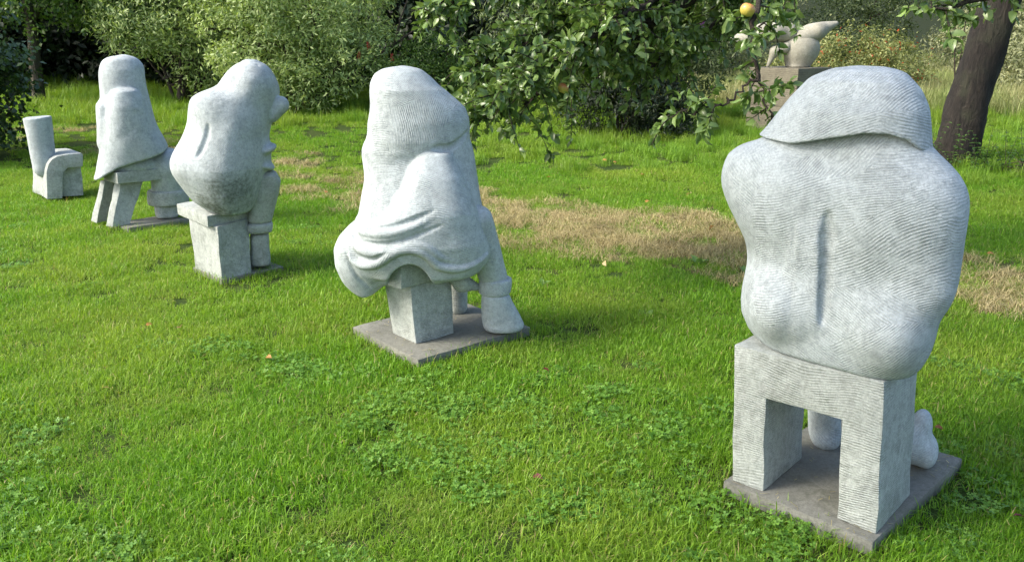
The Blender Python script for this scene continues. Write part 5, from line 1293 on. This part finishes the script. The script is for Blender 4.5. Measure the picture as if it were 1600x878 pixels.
# --- right background
foliage_plant('red_tipped_shrub', 'yellow-green shrub with red tips behind the stone plinth', 'shrub', ground_at(7.0, 17.6), [(0, 0, .75, 1.3, .8, .75), (.9, .2, .6, .9, .7, .6), (-.9, .3, .6, .8, .7, .55)], 16000, 0.075, YELL, nclump=260, sig=0.13, aspect=0.4, seed=411)
gr = [(5.4, 21.5, 'grey-green shrub behind the stone bird on the plinth'), (8.6, 21.8, 'grey-green shrub above the red-tipped shrub'), (11.9, 21.0, 'grey-green shrub behind the apple tree trunk'), (11.6, 17.6, 'pale grey-green shrub at the right edge beyond the apple trunk'), (15.2, 20.5, 'grey-green shrub beyond the right edge')]
for i, (x, y, lb) in enumerate(gr):
    foliage_plant('hedge_shrub', lb, 'shrub', ground_at(x, y), [(0, 0, 1.1, 1.7, 1.1, 1.1), (.5, .3, 2.3, 1.6, 1.1, 1.0), (-.8, .2, .7, 1.1, .9, .7)], 15000, 0.095, GREYL if i != 1 else BUDD, group='shrubs along the right-hand boundary', nclump=280, sig=0.17, aspect=0.4, seed=420 + i)
sap = foliage_plant('sapling', 'thin bare-stemmed sapling between the stone hood and the apple trunk', 'sapling', ground_at(7.55, 14.4), [(0, 0, 1.55, .5, .4, .5), (.1, 0, 2.3, .6, .5, .4)], 700, 0.07, MIDL, nclump=50, sig=0.1, aspect=0.4, stems=0, seed=431,
                    trunk=[([(0, 0, -.05), (.0, 0, .35), (-.12, 0, .9), (-.25, 0, 1.9)], .022, .008), ([(0, 0, .25), (.08, 0, .7), (.12, 0, 1.3), (.2, 0, 2.2)], .016, .006), ([(0, 0, .3), (-.02, .05, .9), (.0, .1, 1.8)], .015, .006), ([(.03, 0, .45), (.2, 0, .8), (.32, 0, 1.5)], .012, .005)])

# --- tree whose crown stands over the photographer and shades the nearest figure
foliage_plant('shade_tree', 'leafy tree behind the photographer shading the nearest figure', 'tree', ground_at(-3.4, -1.2),
              [(.7, 2.6, 4.7, 1.6, 1.6, .9), (-.4, .6, 4.9, 1.8, 1.6, 1.1), (2.2, 3.0, 4.9, 1.0, 1.1, .7)], 3600, 0.14, MIDL, nclump=170, sig=0.22, aspect=0.6, stems=0, seed=440, barkm=BARK2,
              trunk=[([(0, 0, -.1), (.05, .1, 1.5), (.15, .5, 3.2), (.3, .9, 4.8)], .2, .06), ([(.12, .4, 2.8), (.6, 1.6, 3.9), (1.0, 3.0, 4.7)], .08, .02), ([(.15, .5, 3.1), (1.4, 1.7, 4.3), (2.3, 2.9, 4.9)], .07, .02)])

# ------------------------------------------------------------------ apple tree
AP = empty('apple_tree', ground_at(6.05, 11.0), label='old leaning apple tree whose leafy branches hang across the top of the picture', cat='tree')
AO = np.array(AP.location)
r = np.random.default_rng(77)
# trunk (world coordinates, shifted to the tree's own origin)
tp = spline([(5.78, 11.0, -.12), (5.84, 11.0, .25), (5.93, 11.0, .9), (6.06, 11.0, 1.7), (6.25, 11.0, 2.5)], 26)
tr = np.interp(np.linspace(0, 1, 26), [0, .08, .2, .5, 1], [.40, .32, .275, .245, .22])
link('trunk', tubes_mesh('trunk', [(tp - AO, tr)], 40, 0.11), BARK, AP)
limbs = [
    ([(6.2, 11, 2.35), (5.2, 9.2, 3.1), (3.2, 7.2, 3.0), (1.9, 6.3, 2.45), (1.15, 6.0, 1.85), (.5, 5.75, 1.48), (.08, 5.6, 1.2)], .13, .008, 'main'),
    ([(3.2, 7.2, 3.0), (2.0, 6.2, 2.5), (.8, 5.9, 2.1), (.0, 5.8, 1.95), (-.62, 5.75, 1.8)], .05, .006, 'left'),
    ([(1.9, 6.3, 2.45), (1.5, 6.5, 2.0), (1.1, 6.5, 1.62), (.7, 6.4, 1.4)], .03, .006, 'mid'),
    ([(1.15, 6.0, 1.95), (.7, 5.5, 1.75), (.3, 5.3, 1.5), (-.05, 5.25, 1.3), (-.25, 5.3, 1.15)], .025, .006, 'mid'),
    ([(1.9, 6.3, 2.45), (1.7, 6.2, 2.05), (1.45, 6.1, 1.75), (1.2, 6.1, 1.55), (.95, 6.1, 1.4)], .028, .005, 'mid'),
    ([(1.15, 6.0, 2.0), (.8, 6.2, 1.9), (.4, 6.2, 1.75), (.05, 6.2, 1.6), (-.2, 6.1, 1.35)], .025, .005, 'mid'),
    ([(.8, 5.9, 2.1), (.45, 5.8, 1.8), (.05, 5.8, 1.55), (-.3, 5.75, 1.45)], .022, .005, 'mid'),
    ([(3.2, 7.2, 3.0), (2.3, 5.6, 2.7), (1.5, 4.7, 2.2), (1.2, 4.35, 1.72), (1.24, 4.3, 1.45), (1.33, 4.3, 1.22)], .026, .004, 'near'),
    ([(2.3, 5.6, 2.7), (2.0, 5.6, 2.2), (1.75, 5.5, 1.85), (1.55, 5.4, 1.68)], .03, .005, 'near2'),
    ([(5.2, 9.2, 3.1), (4.2, 6.6, 2.9), (3.1, 4.9, 2.2), (2.6, 4.6, 1.86), (2.15, 4.55, 1.76)], .06, .005, 'right'),
    ([(6.22, 11, 2.45), (8.0, 10, 3.1), (9.5, 8.8, 3.4)], .13, .03, 'top'), ([(6.22, 11, 2.5), (6.9, 12.3, 3.4), (6.6, 13.8, 3.9)], .13, .03, 'top'),
    ([(6.22, 11, 2.5), (6.4, 9.5, 3.5), (6.4, 7.6, 3.7), (5.8, 6.2, 3.5)], .12, .03, 'top'), ([(6.22, 11, 2.45), (8.4, 11.8, 3.2), (10.0, 12.2, 3.5)], .1, .03, 'top'),
    ([(3.2, 7.2, 3.0), (1.8, 7.0, 3.35), (.2, 6.6, 3.5), (-.6, 6.4, 3.4)], .05, .015, 'top'), ([(3.2, 7.2, 3.0), (2.2, 6.2, 3.2), (1.0, 5.6, 3.3), (.2, 5.4, 3.1)], .05, .015, 'top'),
    ([(4.2, 8.1, 3.1), (2.6, 8.2, 3.6), (1.2, 8.0, 3.6), (.2, 7.8, 3.5)], .05, .015, 'top'), ([(4.2, 8.1, 3.1), (3.4, 6.4, 3.5), (2.4, 5.0, 3.5)], .05, .015, 'top'),
    ([(1.24, 4.3, 1.45), (1.08, 4.28, 1.31), (.86, 4.3, 1.25)], .008, .003, 'near'),
    ([(5.2, 9.2, 3.1), (4.4, 9.6, 3.4), (3.2, 9.4, 3.5)], .06, .02, 'top'),
]
branch_lines, twigs = [], []
LP, LD, LN, LL, LT = [], [], [], [], []
for pts, r0, r1, kind in limbs:
    q = spline(pts, 30)
    q[1:-1] += r.normal(size=(28, 3)) * 0.012
    branch_lines.append((q - AO, np.linspace(r0, r1, 30) ** 1.0))
    cum = np.concatenate([[0], np.cumsum(np.linalg.norm(np.diff(q, axis=0), axis=1))])
    tot = cum[-1]
    s0 = {'main': .48, 'left': .30, 'mid': .1, 'near': .50, 'near2': .35, 'right': .66, 'top': .25}[kind]
    step = {'main': .021, 'left': .025, 'mid': .018, 'near': .060, 'near2': .07, 'right': .035, 'top': .10}[kind]
    s = s0 * tot
    while s < tot:
        p = np.array([np.interp(s, cum, q[:, k]) for k in range(3)])
        tg = unit(np.array([np.interp(min(s + .1, tot), cum, q[:, k]) for k in range(3)]) - p)
        ln = r.uniform(.15, .5) * {'main': 1.0, 'left': .7, 'mid': .9, 'near': .5, 'near2': .6, 'right': .5, 'top': 1.7}[kind]
        dirn = unit(tg * r.uniform(.1, .8) + unit(r.normal(size=3)) * np.array((1, .9, .7)) + np.array((0, 0, -.15)))
        e = p + dirn * ln + np.array((0, 0, -.10 * ln))
        m_ = (p + e) / 2 + r.normal(size=3) * .04 * ln + np.array((0, 0, .06 * ln))
        tw = spline([p, m_, e], 7)
        branch_lines.append((tw - AO, np.linspace(.0045, .0018, 7)))
        nl = int(ln / .016) + 4 if kind != 'top' else int(ln / .022) + 4
        for k in range(nl):
            u = r.uniform(.12, 1.0)
            pp = np.array([np.interp(u * 6, np.arange(7), tw[:, c]) for c in range(3)])
            dd = unit(dirn * .5 + unit(r.normal(size=3)) * .9 + np.array((0, 0, -.28)))
            LP.append(pp); LD.append(dd); LN.append(unit(np.array((0, 0, .8)) + r.normal(size=3) * .6))
            LL.append(r.uniform(.042, .080) * (1.5 if kind == 'top' else 1)); LT.append(np.clip(r.normal(.5, .28), 0, 1))
        s += step * r.uniform(.6, 1.4)
link('branches', tubes_mesh('branches', branch_lines, 6, 0.05), TWIG, AP)
LP, LD, LN, LL, LT = map(np.array, (LP, LD, LN, LL, LT))
# the 280 leaves that show largest are separate parts, the rest one mass
cm0 = np.array((0, 0, 1.62)); F_ = np.array((0, math.cos(math.radians(16.2534)), -math.sin(math.radians(16.2534)))); U_ = np.array((0, math.sin(math.radians(16.2534)), math.cos(math.radians(16.2534))))
rel = LP - cm0
dep = rel @ F_
sx_, sy_ = rel[:, 0] / dep, (rel @ U_) / dep
vis = (np.abs(sx_) < 800 / 1300) & (np.abs(sy_) < 439 / 1300)
score = np.where(vis, LL / dep, 0)
big = np.argsort(-score)[:280]
rest = np.setdiff1d(np.arange(len(LP)), big)
V, F, tn = leaf_arrays(LP[rest] - AO, LD[rest], LN[rest], LL[rest], LL[rest] * .58, LT[rest], hi=True)
link('leaves', mesh_np('leaves', V, F, True, tn), APPLEL, AP, kind='stuff')
leaf_meshes = []
for i in range(6):
    V, F, tn = leaf_arrays(np.zeros((1, 3)), np.array([(1., 0, 0)]), np.array([(0, 0, 1.)]), np.array([1.0]), np.array([.52 + .03 * i]), np.array([.1 + .16 * i]), hi=True)
    V[:, 2] -= 0.10 * (i % 3) * V[:, 0] ** 2
    me = mesh_np('leaf', V, F, True, tn); me.materials.append(APPLEL)
    leaf_meshes.append(me)
for i in big:
    D = unit(LD[i]); S_ = unit(np.cross(LN[i], D)); N_ = np.cross(D, S_)
    o = link('leaf', leaf_meshes[int(LT[i] * 5.99)], None, AP)
    M = Matrix(((D[0] * LL[i], S_[0] * LL[i], N_[0] * LL[i], LP[i][0] - AO[0]), (D[1] * LL[i], S_[1] * LL[i], N_[1] * LL[i], LP[i][1] - AO[1]), (D[2] * LL[i], S_[2] * LL[i], N_[2] * LL[i], LP[i][2] - AO[2]), (0, 0, 0, 1)))
    o.matrix_local = M

# apples
mA = NT('apple_skin')
co = mA.n('TexCoord').outputs['Object']
nz = mA.noise(co, 22.0, 3.0)
xs = mA.n('SeparateXYZ', {0: co})
blush = mA.ramp(mA.math('ADD', mA.math('MULTIPLY', xs.outputs[2], 14.0), nz), 0.35, 0.95)
mA.set(mA.b.inputs['Base Color'], mA.mix(blush, (0.50, 0.42, 0.08), (0.55, 0.17, 0.07)))
mA.b.inputs['Roughness'].default_value = 0.35


def apple(p, rad, label, seed):
    T = empty('apple', p, label=label, cat='apple', group='apples hanging in the apple tree')
    th = np.linspace(0, math.pi, 15); ph = np.linspace(0, 2 * math.pi, 20, endpoint=False)
    prof = np.array([(math.sin(t) * (1 + .05 * math.cos(t)), .92 * math.cos(t) - (.28 * math.exp(-(t / .35) ** 2)) + (.2 * math.exp(-((math.pi - t) / .3) ** 2))) for t in th])
    V = np.array([(rad * a * math.cos(q) * (1 + .02 * math.cos(5 * q)), rad * a * math.sin(q), rad * b) for a, b in prof for q in ph])
    i, j = np.meshgrid(np.arange(14), np.arange(20), indexing='ij')
    Fq = np.stack([i * 20 + j, (i + 1) * 20 + j, (i + 1) * 20 + (j + 1) % 20, i * 20 + (j + 1) % 20], -1).reshape(-1, 4)
    link('fruit', mesh_np('fruit', V, Fq), mA.m, T)
    link('stalk', tubes_mesh('stalk', [(np.array([(0, 0, rad * .6), (0.003, 0, rad * 1.0), (.008, 0, rad * 1.5)]), [.0025, .002, .002])], 5), TWIG, T)
    T.rotation_euler = (.3 * math.sin(seed), .4 * math.cos(seed), seed)


def un(px, py, dep):   # place seen at a pixel of the photograph, dep metres along the viewing axis
    q = cm0 + dep * (F_ + np.array((1, 0, 0)) * (px - 800) / 1300 + U_ * (439 - py) / 1300)
    return tuple(float(a) for a in q)


apple(un(1168, 16, 4.1), .037, 'blushed yellow apple high above the stone bird sculpture', 1)
apple(un(826, 123, 5.15), .034, 'yellow apple in the middle of the central leafy branch', 2)
apple(un(880, 138, 5.2), .036, 'yellow apple on the right of the central leafy branch', 3)

# ------------------------------------------------------------------ plinth and bird-like carving
base = ground_at(4.42, 13.6)
PLM = stone_material('brown_plinth_stone', (0.23, 0.215, 0.155), (0.14, 0.13, 0.095), (0.07, 0.062, 0.05), period=0.03, bump=0.5)
PL = empty('plinth', base, math.radians(37), label='square brown stone plinth carrying the pale bird-like carving', cat='plinth')
zt = 1.0
for k, (z0, z1) in enumerate(((-.1, .42), (.423, .70), (.703, zt))):
    hw = .45 + .006 * (k % 2)
    link('block', hexa_mesh('block', [(-hw, -hw, z0), (hw, -hw, z0), (hw, hw, z0), (-hw, hw, z0)], [(-hw, -hw, z1), (hw, -hw, z1), (hw, hw, z1), (-hw, hw, z1)], .008, 4, .003, 600 + k), PLM, PL)
CARV = stone_material('cream_carved_stone', (0.46, 0.45, 0.38), (0.34, 0.33, 0.27), (0.17, 0.16, 0.12), period=0.02, bump=0.3)
CV = empty('stone_carving', (base[0], base[1], base[2] + zt), 0, label='pale winged bird-like stone carving standing on the brown plinth', cat='sculpture')
link('bowl', sdf_mesh('bowl', [('u', 'ell', [[.12, 0, .28], [.30, .26, .27], 0, 0], 0), ('u', 'cone', [[.1, 0, .03], [.12, 0, .2], .19, .24, 1], .05), ('i', 'plane', [[0, 0, .001], [0, 0, 1]], .01)], .018, .004, 51), CARV, CV)
link('wing', sdf_mesh('wing', [('u', 'cone', [[.08, 0, .42], [.34, 0, .55], .16, .15, 1.3], 0), ('u', 'cone', [[.34, 0, .55], [.64, 0, .66], .15, .04, 1.3], .05), ('i', 'plane', [[.3, 0, .67], [.15, 0, -1]], .02)], .016, .003, 52), CARV, CV)
link('wing', sdf_mesh('wing', [('u', 'chain', [[[.15, 0, .44], [-.1, -.02, .52], [-.3, -.05, .54], [-.5, -.05, .52], [-.72, -.05, .46], [-1.0, -.05, .40]], .13], 0)], .016, .003, 53), CARV, CV)
link('neck', sdf_mesh('neck', [('u', 'chain', [[[.0, -.1, .42], [-.15, -.12, .30], [-.32, -.12, .24], [-.40, -.1, .02]], .07], 0), ('i', 'plane', [[0, 0, .001], [0, 0, 1]], .01)], .016, .003, 54), CARV, CV)

# ------------------------------------------------------------------ small things on the ground
def leafmat(name, c):
    return foliage_mat(name, tuple(x * .7 for x in c), c, transl=0.15, rough=0.6, gloss=0.3)


FL = [leafmat('fallen_leaf_orange', (.42, .20, .06)), leafmat('fallen_leaf_brown', (.16, .07, .03)), leafmat('fallen_leaf_pale', (.5, .38, .2)), leafmat('fallen_leaf_red', (.13, .03, .035))]
fall = [(233, 507, 0), (281, 511, 1), (166, 606, 2), (420, 558, 0), (853, 578, 3), (840, 745, 3), (1467, 668, 1), (1548, 397, 0), (905, 257, 2), (944, 251, 0), (961, 254, 0), (1004, 273, 0), (1100, 286, 2), (1592, 806, 3), (1510, 331, 2), (857, 277, 0), (1077, 303, 2), (945, 412, 2), (1112, 356, 0), (1012, 315, 0), (1085, 455, 1), (510, 300, 0)]
FLB = ['orange fallen leaf, left of a brown one, below the hunched figure', 'brown fallen leaf right of an orange one, below the hunched figure', 'pale tan fallen leaf on the left foreground grass',
       'orange fallen leaf on the grass left of the cloaked figure base', 'dark red fallen leaf on the grass right of the cloaked figure base', 'dark red fallen leaf in the foreground between the two nearest sculptures',
       'brown fallen leaf beside the boot of the nearest figure', 'orange fallen leaf right of the nearest figure elbow', 'pale fallen leaf on the lawn below the hanging apple branch',
       'orange fallen leaf, left one of a pair behind the dry strip', 'orange fallen leaf, right one of a pair behind the dry strip', 'orange fallen leaf at the far side of the dry strip, mid picture',
       'pale fallen leaf near the left shoulder of the nearest figure', 'dark red fallen leaf at the lower right edge of the picture', 'pale fallen leaf in the shade under the apple tree',
       'orange fallen leaf just right of the cloaked figure shoulder', 'pale fallen leaf on the far rim of the dry strip', 'pale fallen leaf on the near rim of the dry strip',
       'orange fallen leaf lying in the dry strip beside the nearest figure', 'orange fallen leaf lying in the middle of the dry strip', 'brown fallen leaf on the grass left of the nearest figure', 'orange fallen leaf left of the cloaked figure waist']
for i, (px, py, c) in enumerate(fall):
    a = (px - 800) / 1300; b = (439 - py) / 1300
    dr = F_ + np.array((1, 0, 0)) * a + U_ * b
    t = (0.0 - 1.62) / dr[2]
    x, y = (cm0 + t * dr)[:2]
    z = float(terrain(x, y)) + .05
    for _ in range(4):
        t = (z - 1.62) / dr[2]; x, y = (cm0 + t * dr)[:2]; z = float(terrain(x, y)) + .05
    rr = np.random.default_rng(700 + i)
    sz = rr.uniform(.035, .055) if y < 6 else rr.uniform(.05, .075)
    V, F, tn = leaf_arrays(np.array([(-.5 * sz, 0, 0)]), np.array([(1., 0, .1)]), np.array([(rr.normal(0, .3), rr.normal(0, .3) - .4, 1.)]), np.array([sz]), np.array([sz * .7]), np.array([.7]), hi=True)
    V[:, 2] += 6 * V[:, 1] ** 2 - 3 * V[:, 0] ** 2
    o = link('fallen_leaf', mesh_np('fallen_leaf', V, F, True, tn), FL[c], label=FLB[i], cat='leaf', group='fallen %s leaves on the lawn' % ['orange', 'brown', 'pale', 'dark red'][c])
    o.location = (x, y, z); o.rotation_euler = (rr.normal(0, .3), rr.normal(0, .3), rr.uniform(0, 6.28))
WEED = foliage_mat('weed_leaf', (.07, .15, .03), (.20, .33, .09), transl=.25, rough=.45)
weeds = [(1092, 412, .10, 'broad pale plantain weed at the near edge of the dry strip'), (846, 445, .085, 'upright pale weed in the grass right of the cloaked figure'), (1010, 495, .08, 'leafy weed in the grass right of the hand-sized clover patch'), (752, 632, .06, 'small pale weed in the grass below the cloaked figure'), (885, 385, .07, 'small weed on the near edge of the dry strip'), (1165, 425, .08, 'weed beside the hip of the nearest stone figure')]
for i, (px, py, s_, lb) in enumerate(weeds):
    dr = F_ + np.array((1, 0, 0)) * (px - 800) / 1300 + U_ * (439 - py) / 1300
    t = -1.65 / dr[2]; x, y = (cm0 + t * dr)[:2]
    rr = np.random.default_rng(800 + i); n = 6
    az = rr.uniform(0, 6.28, n); up = rr.uniform(.4, 1.3, n)
    D = np.stack([np.cos(az), np.sin(az), up], 1); N_ = np.stack([-np.cos(az) * .7, -np.sin(az) * .7, np.ones(n)], 1)
    W_ = empty('weed', (x, y, float(terrain(x, y))), label=lb, cat='weed')
    for k in range(n):
        L1 = s_ * rr.uniform(.7, 1.2)
        V, F, tn = leaf_arrays(np.zeros((1, 3)), D[k:k + 1], N_[k:k + 1], np.array([L1]), np.array([L1 * .55]), np.array([rr.uniform()]), hi=True)
        link('leaf', mesh_np('leaf', V, F, True, tn), WEED, W_)
# nettles at the foot of the apple tree
NET = foliage_mat('nettle_leaf', (.03, .075, .015), (.10, .20, .04), transl=.3, rough=.5)
spots = [(5.52, 10.4), (5.7, 10.25), (5.85, 10.3), (6.05, 10.2), (6.3, 10.25), (6.5, 10.3), (6.75, 10.5), (6.6, 10.1), (5.35, 10.6), (6.95, 10.4), (6.2, 10.0)]
for i, (x, y) in enumerate(spots):
    rr = np.random.default_rng(900 + i)
    b_ = ground_at(x, y)
    T = empty('nettle', b_, label='nettle plant growing at the foot of the apple tree', cat='nettle', group='nettles round the apple trunk')
    lines = []; A_ = [[], [], [], []]
    for k in range(4):
        h = rr.uniform(.25, .62); e = np.array((rr.normal(0, .10), rr.normal(0, .10), h))
        q = spline([(rr.normal(0, .04), rr.normal(0, .04), 0), e * np.array((.4, .4, .55)), e], 8)
        lines.append((q, np.linspace(.004, .002, 8)))
        for lv in np.arange(.25, 1.0, .11):
            a0 = rr.uniform(0, 6.28)
            for sg in (0, math.pi):
                pp = np.array([np.interp(lv * 7, np.arange(8), q[:, c]) for c in range(3)])
                A_[0].append(pp); A_[1].append((math.cos(a0 + sg), math.sin(a0 + sg), -.15)); A_[2].append((0, 0, 1)); A_[3].append(rr.uniform(.05, .09) * (1.15 - .5 * lv))
    L1 = np.array(A_[3])
    V, F, tn = leaf_arrays(np.array(A_[0]), np.array(A_[1]), np.array(A_[2], float) + rr.normal(size=(len(L1), 3)) * .2, L1, L1 * .6, rr.uniform(0, 1, len(L1)), hi=True)
    link('leaves', mesh_np('leaves', V, F, True, tn), NET, T)
    link('stems', tubes_mesh('stems', lines, 5), TWIG, T)
# heap of dead twigs right of the tree
lines = []
for i in range(260):
    c = np.array((7.4 + r.uniform(-1.2, 1.4), 10.0 + r.normal(0, .28), 0)); a = r.normal(0, .5); ln = r.uniform(.2, .7)
    z = float(terrain(c[0], c[1])) + abs(r.normal(0, .07)) + .01
    dv = np.array((math.cos(a), math.sin(a), r.normal(0, .12))) * ln / 2
    lines.append((np.array([c - dv + (0, 0, z), c + (0, 0, z + r.uniform(0, .04)), c + dv + (0, 0, z)]), [.006, .005, .003]))
DEADT = bark('dead_twig', (.10, .075, .05), (.24, .19, .13), 30.0)
link('twig_heap', tubes_mesh('twig_heap', lines, 4), DEADT, label='heap of dead twigs on the grass right of the apple trunk', cat='twigs', kind='stuff')

# grass clippings and crumbs of soil blown onto the slabs
Vs, Fs, Ts, off = [], [], [], 0
rr = np.random.default_rng(990)
for key in ('S4', 'S3', 'S1'):
    d = SC[key]; c = quad_of(d['slab'])
    M = Matrix.Translation(d['O']) @ Matrix.Rotation(-d['az'], 4, 'Z')
    for k in range(90):
        a_, b_ = rr.beta(.6, .6), rr.beta(.6, .6)
        p = M @ (c[0] + (c[1] - c[0]) * a_ + (c[3] - c[0]) * b_)
        an = rr.uniform(0, 6.28); ln = rr.uniform(.006, .04); w_ = rr.uniform(.0015, .003)
        dx, dy = math.cos(an), math.sin(an); z = rr.uniform(.003, .007)
        for s1, s2 in ((-.5, -1), (.5, -1), (.5, 1), (-.5, 1)):
            Vs.append((p.x + dx * ln * s1 - dy * w_ * s2 * .5, p.y + dy * ln * s1 + dx * w_ * s2 * .5, z + (.004 if s1 > 0 else 0)))
            Ts.append(k / 90)
        Fs.append((off, off + 1, off + 2, off + 3)); off += 4
link('grass_clippings', mesh_np('grass_clippings', np.array(Vs), np.array(Fs), False, np.array(Ts)), HAY, label='dry grass clippings scattered over the base slabs', cat='clippings', kind='stuff')
